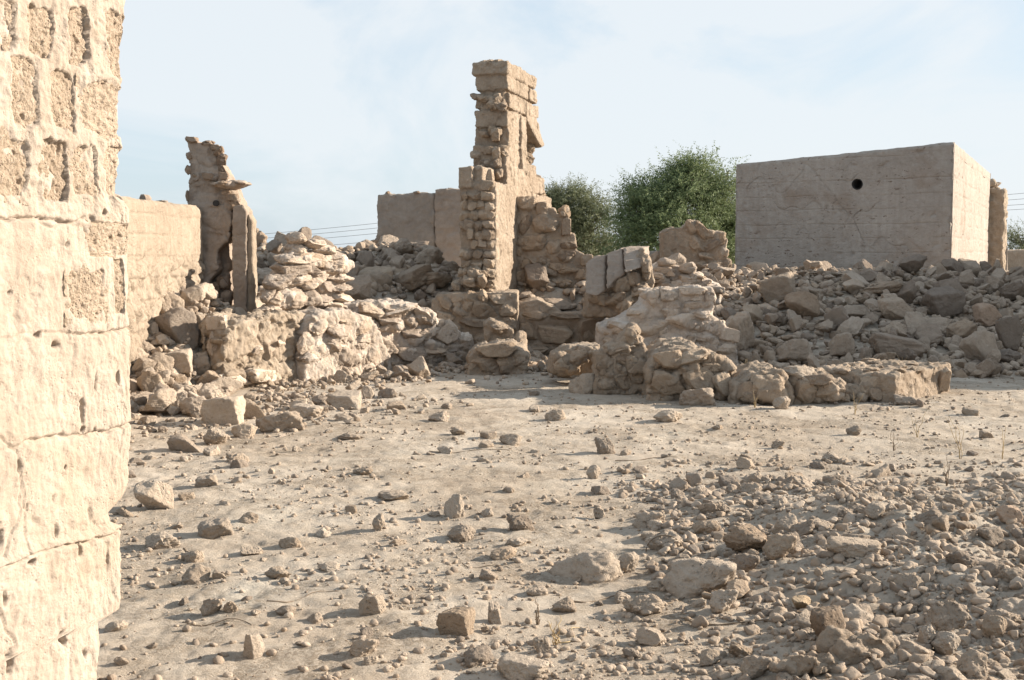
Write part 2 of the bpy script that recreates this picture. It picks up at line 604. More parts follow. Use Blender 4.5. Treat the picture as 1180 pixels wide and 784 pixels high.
def fuse(name, S, mat, voxel=0.03, amp=0.035, sc=3.0, fine=0.012, crack=0.0, parent=None, loc=None, rough=0.0, stones_to=None):
    V = np.vstack(S.V)
    me = bpy.data.meshes.new('tmp')
    me.from_pydata(V.tolist(), [], S.F)
    me.update()
    ob = bpy.data.objects.new('tmp', me)
    COL.objects.link(ob)
    md = ob.modifiers.new('r', 'REMESH')
    md.mode = 'VOXEL'
    md.voxel_size = voxel
    dg = bpy.context.evaluated_depsgraph_get()
    dg.update()
    nm = bpy.data.meshes.new_from_object(ob.evaluated_get(dg))
    bpy.data.objects.remove(ob)
    bpy.data.meshes.remove(me)
    nm.name = name
    nv = len(nm.vertices)
    co = np.empty(nv * 3)
    nm.vertices.foreach_get('co', co)
    co = co.reshape(-1, 3)
    no = np.empty(nv * 3)
    nm.vertex_normals.foreach_get('vector', no)
    no = no.reshape(-1, 3)
    off = len(bpy.data.meshes) * 1.37
    d = amp * fbm(co * sc + off, 4, 0.6)
    ids = np.concatenate(S.ids)
    tone = np.zeros(nv)
    if (ids >= 0).sum() > 0:
        keep = np.nonzero(ids >= 0)[0]
        kd = KDTree(len(keep))
        for j in keep:
            kd.insert(V[j], int(j))
        kd.balance()
        rt = np.random.default_rng(len(V)).uniform(-1, 1, S.rk + 1)
        for i in range(nv):
            _, j, dist = kd.find(co[i])
            if dist < 2.6 * voxel + 0.02:
                tone[i] = rt[ids[j]]
    at = nm.attributes.new('tone', 'FLOAT', 'POINT')
    at.data.foreach_set('value', tone)
    if fine:
        d = d + fine * ridged(co * 9 + off, 4) * 0.75
        wq = co + 0.03 * fbm(co * 6 + off, 2)[:, None]
        d = d + fine * 1.9 * facet(wq * 4.2 + off) + fine * 0.9 * facet(wq * 11.0 + off + 3)
    if crack:
        w1, w2 = worley(co * np.array([1.6, 1.6, 2.4]) + 0.25 * fbm(co * 3 + off, 2)[:, None] + off)
        d = d - crack * np.exp(-((w2 - w1) / 0.045) ** 2)
    if rough:
        w1, _ = worley(co * 5.0 + off + 5)
        d = d - rough * np.exp(-(w1 / 0.3) ** 2) * (noise(co * 1.7 + off) > 0)
    co = co + no * d[:, None]
    if loc is None:
        if parent is not None:
            loc = np.array(parent.location)
        else:
            loc = np.array([co[:, 0].mean(), co[:, 1].mean(), co[:, 2].min()])
    co = co - np.asarray(loc)
    nm.vertices.foreach_set('co', co.ravel())
    nm.materials.clear()
    nm.update()
    nm.polygons.foreach_set('use_smooth', np.ones(len(nm.polygons), bool))
    o = link(name, nm, mat, (0, 0, 0) if parent is not None else loc, parent)
    holder = stones_to or (o if parent is not None else None)
    if holder is not None:
        sm = STONE_OF.get(mat.name, M['mud_s'])
        for c, half, rot, kind in S.inst:
            q = link('stone', proto_mesh(kind, random.randrange(5), sm), None, c - np.asarray(loc), holder)
            q.scale = half
            q.rotation_euler = rot
    return o


def grid_faces(nu, nv):
    i = np.arange(nu * nv).reshape(nv, nu)
    return np.stack([i[:-1, :-1].ravel(), i[:-1, 1:].ravel(), i[1:, 1:].ravel(), i[1:, :-1].ravel()], 1)


# ================================================================== THE PLACE
# ------------------------------------------------------------------ ground: one sheet to the horizon
def build_ground():
    ya = [-5.0, -2.0, 0.5, 1.8, 2.8]
    y = 3.4
    while y < 32:
        ya.append(y)
        y += 0.0042 * y + 0.002
    while y < 3000:
        ya.append(y)
        y *= 1.06
    ya.append(4000)
    k = list(np.arange(-0.40, 0.4001, 0.00115))
    k = [-40, -12, -5, -2.5, -1.5, -1, -0.75, -0.6, -0.5, -0.44] + k + [0.44, 0.5, 0.6, 0.75, 1, 1.5, 2.5, 5, 12, 40]
    K, Y = np.meshgrid(np.array(k), np.array(ya))
    X = K * (Y + 6.2)
    x, y = X.ravel(), Y.ravel()
    z = gz(x, y)
    far = sstep(60, 120, np.hypot(x, y))
    z = z * (1 - far)
    near = (np.abs(x) < 9) & (y > 3) & (y < 22)
    P = np.stack([x, y, 0 * x], 1)
    w1, _ = worley(P[near] * np.array([5.5, 7.0, 1]))
    z[near] -= 0.022 * np.exp(-(w1 / 0.27) ** 2) * sstep(0.0, 0.15, noise(P[near] * 0.8 + 31))
    z[near] += 0.0035 * fbm(P[near] * 26, 3, 0.6) + 0.010 * np.clip(noise(P[near] * 6.5 + 77) - 0.25, 0, 1)
    V = np.stack([x, y, z], 1)
    o = link('ground', mesh_from('ground', V, grid_faces(len(k), len(ya))), sand_material())
    tag(o, kind='structure')


def sand_material():
    m = bpy.data.materials.new('pale_sandy_soil')
    m.use_nodes = True
    nt = m.node_tree
    bs = nt.nodes['Principled BSDF']
    bs.inputs['Roughness'].default_value = 1.0
    bs.inputs['Specular IOR Level'].default_value = 0.05
    geo = nt.nodes.new('ShaderNodeNewGeometry')
    pos = geo.outputs['Position']
    s = mth(nt, 'ADD', mth(nt, 'MULTIPLY', nz(nt, pos, 0.7, 5, 0.6, 0.5), 0.5), mth(nt, 'ADD', mth(nt, 'MULTIPLY', nz(nt, pos, 6, 6, 0.7), 0.3), mth(nt, 'MULTIPLY', nz(nt, pos, 55, 5, 0.75), 0.26)))
    col = ramp(nt, s, [(0.38, (0.33, 0.268, 0.208)), (0.52, (0.435, 0.368, 0.298)), (0.66, (0.51, 0.45, 0.38))])
    # brown scraps of dry plant matter, more of it on the trodden ground to the right and close by
    lit = ramp(nt, nz(nt, pos, 1.1, 6, 0.72, 1.2), [(0.45, (0, 0, 0)), (0.60, (1, 1, 1))])
    fl = ramp(nt, nz(nt, pos, 30, 6, 0.8, 1.5), [(0.47, (0, 0, 0)), (0.58, (1, 1, 1))])
    col = mixc(nt, mth(nt, 'MULTIPLY', mth(nt, 'MULTIPLY', lit, fl), 0.52), col, (0.19, 0.135, 0.085))
    wh = ramp(nt, nz(nt, pos, 0.55, 6, 0.7, 0.8), [(0.56, (0, 0, 0)), (0.70, (1, 1, 1))])
    col = mixc(nt, mth(nt, 'MULTIPLY', wh, 0.5), col, (0.56, 0.51, 0.43))
    nt.links.new(col, bs.inputs['Base Color'])
    h = mth(nt, 'ADD', nz(nt, pos, 16, 9, 0.72, 0.3), mth(nt, 'ADD', mth(nt, 'MULTIPLY', nz(nt, pos, 90, 5, 0.8), 0.45), mth(nt, 'MULTIPLY', mth(nt, 'MULTIPLY', lit, fl), 0.25)))
    b = nt.nodes.new('ShaderNodeBump')
    b.inputs['Strength'].default_value = 0.85
    b.inputs['Distance'].default_value = 0.03
    nt.links.new(h, b.inputs['Height'])
    nt.links.new(b.outputs[0], bs.inputs['Normal'])
    return m


build_ground()

# ------------------------------------------------------------------ the tall wall close on the left
WB = np.array([-1.40, 4.45, 0.0])
WD = np.array([0.339, 0.941, 0.0])
WN = np.array([0.941, -0.339, 0.0])


def wsz(px, py):
    p = on_plane(px, py, WB, WN)
    return float(np.dot(p - WB, WD)), float(p[2])


NICHES = [(31, 63, 7, 66), (78, 103, 8, 74), (123, 150, 16, 90), (14, 42, 66, 146), (59, 88, 81, 148), (95, 150, 96, 159), (-4, 33, 156, 226),
          (46, 77, 162, 233), (84, 112, 166, 226), (120, 150, 169, 226), (-12, 16, -2, 60), (-40, -16, 66, 150), (103, 158, 257, 290), (80, 118, 314, 366), (132, 144, 300, 360),
          (-70, -40, -2, 60), (-80, -46, 160, 226)]
NDEEP = [0.03, 0.05, 0.02, 0.02, 0.045, 0.022, 0.012, 0.055, 0.016, 0.028, 0.016, 0.03, 0.022, 0.008, 0.045, 0.03, 0.03]
EDGE = [(x + 2.5, y) for x, y in [(149, -160), (149, 0), (146.5, 60), (145.5, 92), (145, 100), (144, 150), (147, 172), (145, 190), (143.5, 224), (146, 231), (153, 240), (154.5, 256), (153, 290), (154, 380),
        (155.5, 470), (155, 554), (151, 566), (146, 574), (131, 590), (132, 600), (147, 606), (145.5, 640), (144.5, 675), (142.5, 700), (130, 707), (119, 713), (120, 740), (117, 790), (116, 840)]]
PITS = [(110, 440, 4, 32), (95, 472, 4, 42), (136, 436, 3, 16), (116, 316, 6, 14), (92, 634, 5, 14), (73, 738, 8, 20), (98, 753, 6, 10), (12, 764, 10, 24), (0, 622, 5, 22), (103, 594, 3, 16),
        (21, 537, 6, 14), (37, 648, 13, 5), (77, 281, 4, 6), (12, 337, 4, 4), (95, 496, 7, 6), (109, 495, 5, 5), (43, 387, 8, 6), (64, 397, 10, 8), (125, 645, 3, 26), (64, 612, 3, 18), (76, 539, 3, 4),
        (14, 48, 14, 10), (90, 72, 16, 6), (48, 64, 8, 6), (100, 252, 10, 8), (112, 290, 12, 3), (5, 690, 4, 14), (60, 575, 2, 8), (30, 585, 2, 10), (85, 150, 5, 12), (57, 26, 5, 20), (143, 96, 5, 6), (118, 245, 6, 6)]
CRACKS = [[(-30, 488), (0, 505), (18, 520), (22, 545), (20, 590), (5, 640)], [(22, 545), (28, 600), (33, 640)], [(-20, 690), (0, 706), (18, 742)], [(98, 262), (103, 290), (108, 292)], [(20, 250), (60, 262), (96, 252)]]


def seg_dist(S, Z, pts):
    best = np.full(S.shape, 9.0)
    for (s0, z0), (s1, z1) in zip(pts[:-1], pts[1:]):
        dx, dz = s1 - s0, z1 - z0
        t = np.clip(((S - s0) * dx + (Z - z0) * dz) / (dx * dx + dz * dz + 1e-9), 0, 1)
        best = np.minimum(best, np.hypot(S - s0 - t * dx, Z - z0 - t * dz))
    return best


def wall_relief(S, Z, niches=True):
    P = np.stack([S, Z, 0 * S], 1)
    h = 0.009 * fbm(P * 2.2 + 1, 4) + 0.0045 * fbm(P * 14 + 2, 5, 0.65) + 0.0022 * ridged(P * np.array([34, 9, 1]), 3)
    fl = sstep(0.10, 0.16, noise(P * np.array([5, 3, 1]) + 21) + 0.4 * noise(P * 17))
    h = h - 0.0035 * fl
    wob = 0.018 * fbm(P * np.array([3, 0, 0]) + 4, 3)
    zu = wsz(60, 257)[1]
    up = sstep(zu - 0.03, zu + 0.05, Z + wob)
    h = h + up * (0.008 * fbm(P * 6 + 9, 4, 0.6) + 0.004 * ridged(P * 14 + 3, 3))
    for z0, lo, hi in ((wsz(153, 378)[1], -9, 9), (wsz(153, 488)[1], -9, 9), (wsz(0, 657)[1], -9, 9), (wsz(60, 257)[1], -9, wsz(103, 257)[0]), (wsz(130, 291)[1], wsz(103, 290)[0], 9)):
        m = ((S > lo) & (S < hi)).astype(float)
        dz = Z + wob - z0
        dz = dz + 0.006 * noise(P * 25)
        g = np.exp(-(dz / 0.005) ** 2)
        brk = sstep(-0.35, 0.35, noise(P * np.array([4, 0.5, 1]) + z0 * 50))
        h = h - m * g * (0.003 + 0.016 * brk) + m * 0.0025 * sstep(0.05, 0.0, np.abs(dz)) * (dz > 0)
    for k, (px, py, w, hh) in enumerate(PITS):
        s, z = wsz(px, py)
        rs = 0.32 * abs(wsz(px + w, py)[0] - s) + 0.002
        rz = hh / FPX * 4.3 * 0.42 + 0.002
        q = ((S - s) / rs + 0.9 * noise(P * 26 + k) + 0.5 * noise(P * 60)) ** 2 + ((Z - z) / rz + 0.5 * noise(P * 26 + k + 9)) ** 2
        h = h - (0.014 + 0.012 * (k % 3)) * np.exp(-q ** 2)
    for c in CRACKS:
        pts = [wsz(*p) for p in c]
        d = seg_dist(S + 0.012 * noise(P * 14), Z + 0.012 * noise(P * 14 + 5), pts)
        h = h - 0.012 * np.exp(-(d / 0.0035) ** 2)
    if niches:
        for k, nchs in enumerate(NICHES):
            h = h - (NDEEP[k] * 0.32 + 0.011) * niche_mask(S, Z, P, nchs, k)
    return h


def niche_mask(S, Z, P, n, k):
    x0, x1, y0, y1 = n
    (s0, _), (s1, _) = wsz(x0, (y0 + y1) / 2), wsz(x1, (y0 + y1) / 2)
    xm = (x0 + x1) / 2
    z1, z0 = wsz(xm, y0)[1], wsz(xm, y1)[1]
    u, v = (S - (s0 + s1) / 2) / ((s1 - s0) / 2), (Z - (z0 + z1) / 2) / ((z1 - z0) / 2)
    q = (np.abs(u) ** 5 + np.abs(v) ** 5) ** 0.2 + 0.16 * fbm(P * 13 + k * 3, 4, 0.65) + 0.12 * noise(P * 4.5 + k * 5)
    return sstep(1.0, 0.93, q)


def build_near_wall():
    base = WB + WD * -1.0
    root = thing('plaster_wall', 'tall sunlit cream plaster wall with rows of exposed blocks, cut off by the frame', 'wall', base)
    ez = np.array([wsz(*p)[1] for p in EDGE])[::-1]
    es = np.array([wsz(*p)[0] for p in EDGE])[::-1]
    nz_, ns = 640, 360
    zz = np.linspace(-0.12, 3.0, nz_)
    edge = np.interp(zz, ez, es) + 0.010 * fbm(np.stack([0 * zz, zz * 9, 0 * zz], 1), 3)
    u = np.linspace(0, 1, ns)
    S = -2.1 + (edge[:, None] + 2.1) * (1 - (1 - u[None, :]) ** 1.7)
    Z = np.repeat(zz[:, None], ns, 1)
    H = wall_relief(S.ravel(), Z.ravel()).reshape(S.shape)
    H = H - 0.06 * np.exp(-((edge[:, None] - S) / 0.018) ** 1.0)
    V = WB + S[..., None] * WD + H[..., None] * WN
    V[..., 2] = Z
    # turn the end of the wall and run back along the far side
    T = 0.42
    cols = []
    for f in (0.08, 0.25, 0.5, 0.75, 1.0):
        P = np.stack([np.full(nz_, f * 3), zz * 3, 0 * zz], 1)
        c = WB + (edge[:, None] + 0.012 * (f < 1) + 0.025 * fbm(P * 2.2, 4)[:, None]) * WD + (-0.05 - T * f) * WN
        c[:, 2] = zz
        cols.append(c)
    c = WB - 2.1 * WD + np.zeros((nz_, 3)) - (T + 0.05) * WN
    c[:, 2] = zz
    cols.append(c)
    A = np.concatenate([V, np.stack(cols, 1)], 1)
    n2 = A.shape[1]
    F = grid_faces(n2, nz_)
    i = np.arange(n2 * nz_).reshape(nz_, n2)
    F = np.vstack([F, np.stack([i[:-1, -1], i[:-1, 0], i[1:, 0], i[1:, -1]], 1)])
    me = mesh_from('plaster_face', A.reshape(-1, 3) - base, F)
    link('plaster_face', me, M['plaster'], parent=root)
    for k, n in enumerate(NICHES):
        x0, x1, y0, y1 = n
        s0, s1 = wsz(x0, (y0 + y1) / 2)[0] - 0.03, wsz(x1, (y0 + y1) / 2)[0] + 0.03
        z1, z0 = wsz((x0 + x1) / 2, y0)[1] + 0.03, wsz((x0 + x1) / 2, y1)[1] - 0.03
        mu, mv = 90, 90
        ss, sz = np.meshgrid(np.linspace(s0, s1, mu), np.linspace(z0, z1, mv))
        lim = np.interp(sz, zz, edge) - 0.018
        ss = np.minimum(ss, lim)
        P = np.stack([ss.ravel(), sz.ravel(), 0 * ss.ravel()], 1)
        h = -NDEEP[k] * 0.27 + 0.000 + 0.008 * fbm(P * 9 + k, 3) + 0.006 * fbm(P * 38 + k, 4, 0.7) - 0.008 * sstep(0.25, 0.6, noise(P * 30 + k))
        h = h + 0.009 * fbm(P * 2.2 + 1, 4)
        h = h - 0.03 * sstep(0.03, 0.0, lim.ravel() - P[:, 0])
        b = np.zeros((mv, mu))
        b[0], b[-1], b[:, 0], b[:, -1] = 1, 1, 1, 1
        h = h.reshape(mv, mu) - 0.09 * b
        V = WB + ss[..., None] * WD + h[..., None] * WN
        V[..., 2] = sz
        link('block', mesh_from('block', V.reshape(-1, 3) - base, grid_faces(mu, mv)), M['niche'], parent=root)


build_near_wall()


# ------------------------------------------------------------------ lift-built plaster walls (grids with joints and pits)
def lift_relief(U, Z, joints, seed, groove=0.016, pit=0.03, dens=0.0, gscale=1.0):
    P = np.stack([U, Z, np.full_like(U, seed * 3.1)], 1)
    h = 0.012 * fbm(P * 0.9, 3) + 0.006 * fbm(P * 5, 4, 0.6) + 0.003 * ridged(P * 14, 2)
    wob = 0.03 * fbm(P * np.array([0.8, 0, 0]) + seed, 3)
    for k, z0 in enumerate(joints):
        dz = Z + wob - z0
        brk = sstep(-0.3, 0.3, noise(P * np.array([1.6, 0.3, 1]) + k * 7))
        h = h - groove * np.exp(-(dz / (0.016 * gscale)) ** 2) * (0.2 + brk)
        h = h + (0.004 * math.sin(k * 12.9 + seed)) * sstep(-0.01, 0.01, dz)
    w1, w2 = worley(P * np.array([3.0, 5.0, 1]) + 0.4 * fbm(P * 4, 2)[:, None], 3)
    m = sstep(0.10 - dens, 0.45 - dens, noise(P * 1.1 + 40) + 0.3 * noise(P * 3))
    h = h - pit * np.exp(-(w1 / 0.19) ** 2) * m
    d = np.abs(noise(P * np.array([2.2, 1.6, 1]) + 60))
    h = h - 0.022 * np.exp(-(d / 0.014) ** 2) * sstep(0.05, 0.3, noise(P * 0.7 + 11))
    return h


def panel(p0, p1, zb, zt0, zt1, n, joints, seed, du, dz, extra=None, us=None, **kw):
    """grid on the vertical plane p0-p1, with outward normal n"""
    p0, p1 = np.asarray(p0, float), np.asarray(p1, float)
    L = float(np.linalg.norm(p1 - p0))
    us = np.linspace(0, L, int(L / du) + 2) if us is None else us
    nv = int((max(zt0, zt1) - zb) / dz) + 2
    U, T = np.meshgrid(us, np.linspace(0, 1, nv))
    top = zt0 + (zt1 - zt0) * U / L
    top = top + 0.018 * fbm(np.stack([U.ravel() * 1.5, U.ravel() * 0 + seed, U.ravel() * 0], 1), 4).reshape(U.shape)
    Z = zb + (top - zb) * T
    h = lift_relief(U.ravel(), Z.ravel(), joints, seed, **kw)
    if extra is not None:
        h = h + extra(U.ravel(), Z.ravel())
    e = np.minimum(np.minimum(U, L - U), top - Z).ravel()
    Pe = np.stack([U.ravel() * 3, Z.ravel() * 3, 0 * U.ravel() + seed], 1)
    h = h * sstep(0, 0.05, e) - (0.02 + 0.10 * np.clip(fbm(Pe, 3) - 0.1, 0, 1)) * np.exp(-e / 0.035)
    V = np.stack([p0[0] + (p1[0] - p0[0]) * U / L, p0[1] + (p1[1] - p0[1]) * U / L, Z], -1).reshape(-1, 3)
    V = V + h[:, None] * np.asarray(n)
    return V, grid_faces(len(us), nv), (len(us), nv)


def merge(parts):
    V, F, n = [], [], 0
    for v, f in parts:
        V.append(v)
        F.append(np.asarray(f) + n)
        n += len(v)
    return np.vstack(V), np.vstack(F)


def nrm(p0, p1):
    d = np.asarray(p1, float)[:2] - np.asarray(p0, float)[:2]
    d /= np.linalg.norm(d)
    return np.array([d[1], -d[0], 0])


# house
HC = W(1100, 163.6, 23.5)
HL = W(848, 189.5, 25.85)
HR = W(1142, 200, 32.7)
HB = HL + (HR - HC)
HZB = 0.5


def build_house():
    base = np.array([(HC[0] + HB[0]) / 2, (HC[1] + HB[1]) / 2, HZB])
    root = thing('flat_roofed_house', 'grey plastered square house with one round hole, standing behind the rubble slope', 'house', base)
    joints = [3.48, 3.03, 2.73, 2.45, 2.15, 1.87, 1.58, 1.28, 0.98]
    L = float(np.linalg.norm((HL - HC)[:2]))
    hp = on_plane(988, 212.5, HC, nrm(HL, HC))
    hu = L - float(np.dot((HC - hp)[:2], ((HC - HL) / np.linalg.norm((HC - HL)[:2]))[:2]))
    hz, hr = hp[2], 0.098
    us = np.unique(np.concatenate([np.linspace(0, L, 200), np.arange(hu - 0.13, hu + 0.13, 0.005)]))

    def hole(U, Z):
        r = np.hypot(U - hu, Z - hz)
        return -0.32 * sstep(hr + 0.004, hr - 0.004, r)
    fr = panel(HL, HC, HZB, HL[2], HC[2], nrm(HL, HC), joints, 1, 0.025, 0.0125, hole, us, groove=0.011, pit=0.040, dens=0.20, gscale=0.6)
    rt = panel(HC, HR, HZB, HC[2], HR[2], nrm(HC, HR), joints[::1], 2, 0.045, 0.025, None, None, pit=0.05, dens=0.25)
    bk = panel(HR, HB, HZB, HR[2], HB[2], nrm(HR, HB), joints, 3, 0.2, 0.15)
    lf = panel(HB, HL, HZB, HB[2], HL[2], nrm(HB, HL), joints, 4, 0.2, 0.15)
    V, F = merge([(p[0], p[1]) for p in (fr, rt, bk, lf)])
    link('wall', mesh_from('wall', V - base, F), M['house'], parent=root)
    S = Solid()
    c = sum((HC, HL, HR, HB)) / 4
    top = [p + (c - p) * 0.006 - np.array([0, 0, 0.012]) for p in (HL, HC, HR, HB)]
    S.prism(top, (0, 0, -0.2))
    V = np.vstack(S.V)
    link('roof', mesh_from('roof', V - base, S.F, False), M['house'], parent=root)
    # lining of the round hole, coloured near black for its inner shade
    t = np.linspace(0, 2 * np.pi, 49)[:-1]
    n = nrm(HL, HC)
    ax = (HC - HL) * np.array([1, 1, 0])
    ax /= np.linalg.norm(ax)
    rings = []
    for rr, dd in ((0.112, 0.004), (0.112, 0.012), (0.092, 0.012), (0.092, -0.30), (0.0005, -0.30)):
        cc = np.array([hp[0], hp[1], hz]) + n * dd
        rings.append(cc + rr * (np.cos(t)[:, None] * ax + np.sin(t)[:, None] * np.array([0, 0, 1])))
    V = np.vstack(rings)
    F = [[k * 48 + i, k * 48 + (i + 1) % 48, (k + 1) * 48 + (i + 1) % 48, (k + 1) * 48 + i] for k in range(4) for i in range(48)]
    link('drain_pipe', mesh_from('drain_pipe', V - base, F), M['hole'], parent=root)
    # torn stub of masonry past the far corner
    S = Solid()
    d = (HR - HC) * np.array([1, 1, 0])
    d /= np.linalg.norm(d)
    q = HR + d * 0.3
    S.box((0.0, -0.35, 0), (0.9, 0.15, 3.25 - HZB), np.array([HR[0], HR[1], HZB]) - n * 0, d, -nrm(HC, HR))
    for k in range(46):
        z = random.uniform(0.7, 3.45)
        S.rock(np.array([HR[0], HR[1], z]) + d * random.uniform(0.6, 1.25) + nrm(HC, HR) * random.uniform(-0.15, 0.06), (0.16, 0.14, 0.10), (random.random(), random.random(), random.random()))
    fuse('broken_wall_end', S, M['wallfar'], 0.045, 0.04, 3, 0.02, parent=root)


build_house()


# unseen second house, added beyond the frame to cast shade over the rubble slope
def build_shade_house():
    c = [np.array([10.0, 17.9, 3.7]), np.array([15.0, 16.5, 3.7]), np.array([16.4, 21.6, 3.7]), np.array([11.4, 23.0, 3.7])]
    base = np.array([13.2, 19.8, 0.0])
    root = thing('flat_roofed_house', 'unseen plastered house added outside the view to shade the rubble slope', 'house', base)
    js = [3.4, 3.1, 2.8, 2.5, 2.2, 1.9, 1.6, 1.3]
    ps = [panel(c[k], c[(k + 1) % 4], -0.1, 3.7, 3.7, nrm(c[k], c[(k + 1) % 4]), js, 20 + k, 0.08, 0.05) for k in range(4)]
    V, F = merge([(p[0], p[1]) for p in ps])
    link('wall', mesh_from('wall', V - base, F), M['house'], parent=root)
    S = Solid()
    m = sum(c) / 4
    S.prism([p + (m - p) * 0.006 - np.array([0, 0, 0.02]) for p in c], (0, 0, -0.2))
    link('roof', mesh_from('roof', np.vstack(S.V) - base, S.F, False), M['house'], parent=root)


build_shade_house()


# boundary wall on the left, running away from the camera
def build_left_wall():
    p0, p1 = np.array([-4.42, 8.2, 0]), np.array([-4.06, 16.0, 0])
    n = nrm(p0, p1)
    joints = [2.02, 1.79, 1.54, 1.29, 1.04, 0.8, 0.5]
    zt = 2.19

    def ex(U, Z):
        P = np.stack([U, Z, 0 * U], 1)
        low = sstep(1.65, 1.35, Z + 0.12 * noise(P * 1.5))
        w1, w2 = worley(P * np.array([3.2, 4.0, 1]) + 0.2 * fbm(P * 3, 2)[:, None], 9)
        v = np.abs(((U + 0.06 * noise(P * 3)) % 0.86) - 0.4)
        return low * (0.035 * fbm(P * 4, 4, 0.6) - 0.035 * np.exp(-((w2 - w1) / 0.05) ** 2)) - 0.015 * np.exp(-(v / 0.012) ** 2) * sstep(-0.1, 0.2, noise(P * 2 + 3))
    fr = panel(p0, p1, -0.1, zt, zt, n, joints, 6, 0.022, 0.016, ex, None, groove=0.016, pit=0.02, dens=0.0, gscale=0.6)
    V, F, (nu, nv) = fr
    top = V.reshape(nv, nu, 3)[-1]
    # closed top, end and back
    b = top - n * 0.36
    rows = [top, b]
    down = b.copy()
    down[:, 2] = -0.1
    rows.append(down)
    g = np.stack(rows, 0).reshape(-1, 3)
    end = V.reshape(nv, nu, 3)[:, -1]
    e2 = end - n * 0.36
    eg = np.stack([end, e2], 1).reshape(-1, 3)
    V2, F2 = merge([(V, F), (g, grid_faces(nu, 3)), (eg, grid_faces(2, nv))])
    base = np.array([p1[0], p1[1] - 3, 0.0])
    o = link('boundary_wall', mesh_from('boundary_wall', V2 - base, F2), M['wallfar'], loc=base)
    tag(o, 'low pale plastered boundary wall running back to the broken brown pillar', 'wall')
    for px, w, h, lab in ((190, 12, 8, 'dark brown stone resting on top of the pale boundary wall'), (206, 15, 4, 'flat pale stone lying on the boundary wall top beside the pillar')):
        D = 14.5 if px < 200 else 15.2
        c = W(px, 229, D)
        me = proto_mesh('blocky' if px < 200 else 'flat', 1, M['brown'])
        o = link('wall_stone', me, None, (-4.36, D, zt + h / FPX * D * 0.45))
        o.scale = (w / FPX * D / 2 * 1.2, w / FPX * D / 2 * 1.3, h / FPX * D / 2 * 1.15)
        tag(o, lab, 'stone')


build_left_wall()


# broken pillar at the end of it
def build_pillar():
    D = 16.05
    root = thing('ruined_pillar', 'tall broken brown mud pillar with a jutting ledge slab and a ragged hole', 'pillar', W(255, 352, D) * np.array([1, 1, 0]) + np.array([0, 0, 0.6]))
    S = Solid()
    S.poly([(217, 162), (226, 163), (238, 166), (248, 178), (252, 190), (260, 204), (262, 212), (216, 213), (219, 203), (220, 194), (218, 186)], D, 0.5)
    S.poly([(217, 206), (262, 205), (270, 222), (276, 232), (278, 239), (216, 237)], D + 0.02, 0.48)
    S.poly([(216, 234), (277, 238), (266, 243), (265.5, 262), (264, 276), (256, 281), (250, 290), (249, 300), (253, 309), (246, 318), (240, 322), (238, 345), (228, 345), (222, 250)], D, 0.45)
    S.stones([(222, 162, 16, 9), (240, 165, 14, 8), (252, 175, 13, 12), (255, 185, 12, 12), (248, 170, 12, 8), (262, 222, 14, 10), (268, 228, 16, 10), (258, 202, 12, 10), (228, 205, 12, 10), (240, 203, 14, 10), (258, 196, 10, 12), (273, 233, 10, 10), (217, 196, 7, 12), (216, 226, 5, 14), (219, 180, 8, 10), (262, 214, 12, 9), (270, 236, 12, 9), (258, 182, 9, 9), (246, 206, 10, 7)], D, 0.9)
    ob = fuse('pillar_body', S, M['brown'], 0.017, 0.008, 2.4, 0.010, crack=0.02, parent=root, rough=0.03)
    # round socket
    S = Solid()
    S.poly([(268, 238), (279, 236), (284, 243), (284, 380), (269, 380), (267.5, 300)], D - 0.06, 0.4)
    fuse('door_jamb', S, M['brown'], 0.016, 0.006, 2.5, 0.006, crack=0.008, parent=root)
    S = Solid()
    S.poly([(285, 245), (290.5, 254), (291.5, 380), (284, 380)], D - 0.02, 0.28)
    fuse('plaster_strip', S, M['wallfar'], 0.02, 0.012, 2.5, 0.006, parent=root)
    S = Solid()
    S.poly([(238, 211), (250, 209.5), (270, 208), (283, 210), (275, 213), (266, 216.5), (250, 216)], D - 0.16, 0.5)
    S.stones([(276, 211, 14, 4), (258, 213, 22, 8)], D - 0.16, 1.0, 'flat')
    fuse('ledge_slab', S, M['brown'], 0.014, 0.012, 5, 0.006, parent=root)
    S = Solid()
    S.poly([(236, 322), (246, 296), (253, 276), (262, 272), (263, 296), (266, 318), (266, 365), (236, 365)], D + 0.28, 0.3)
    S.stones([(246, 330, 16, 14), (258, 325, 14, 16), (250, 345, 22, 16), (262, 342, 14, 14), (242, 318, 10, 10), (240, 350, 14, 14)], D + 0.2, 1)
    fuse('infill', S, M['brown'], 0.02, 0.012, 3.2, 0.014, parent=root)
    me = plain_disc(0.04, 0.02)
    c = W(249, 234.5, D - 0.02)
    link('socket_shade_disc', me, M['hole'], c - np.array(root.location), root)  # solid near-black disc, painted in place of the shade in a socket


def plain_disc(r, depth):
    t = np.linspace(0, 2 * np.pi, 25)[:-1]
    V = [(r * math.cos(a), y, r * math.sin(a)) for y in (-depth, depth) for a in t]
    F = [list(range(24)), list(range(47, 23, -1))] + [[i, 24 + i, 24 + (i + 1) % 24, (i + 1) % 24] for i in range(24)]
    return mesh_from('socket_shade_disc', V, F, False)


build_pillar()


# ------------------------------------------------------------------ the tower of masonry in the middle
TO = np.array([-0.08, 19.0, 0.0])
TA = np.array([0.258, 0.966, 0.0])
TL = np.array([-0.966, 0.258, 0.0])


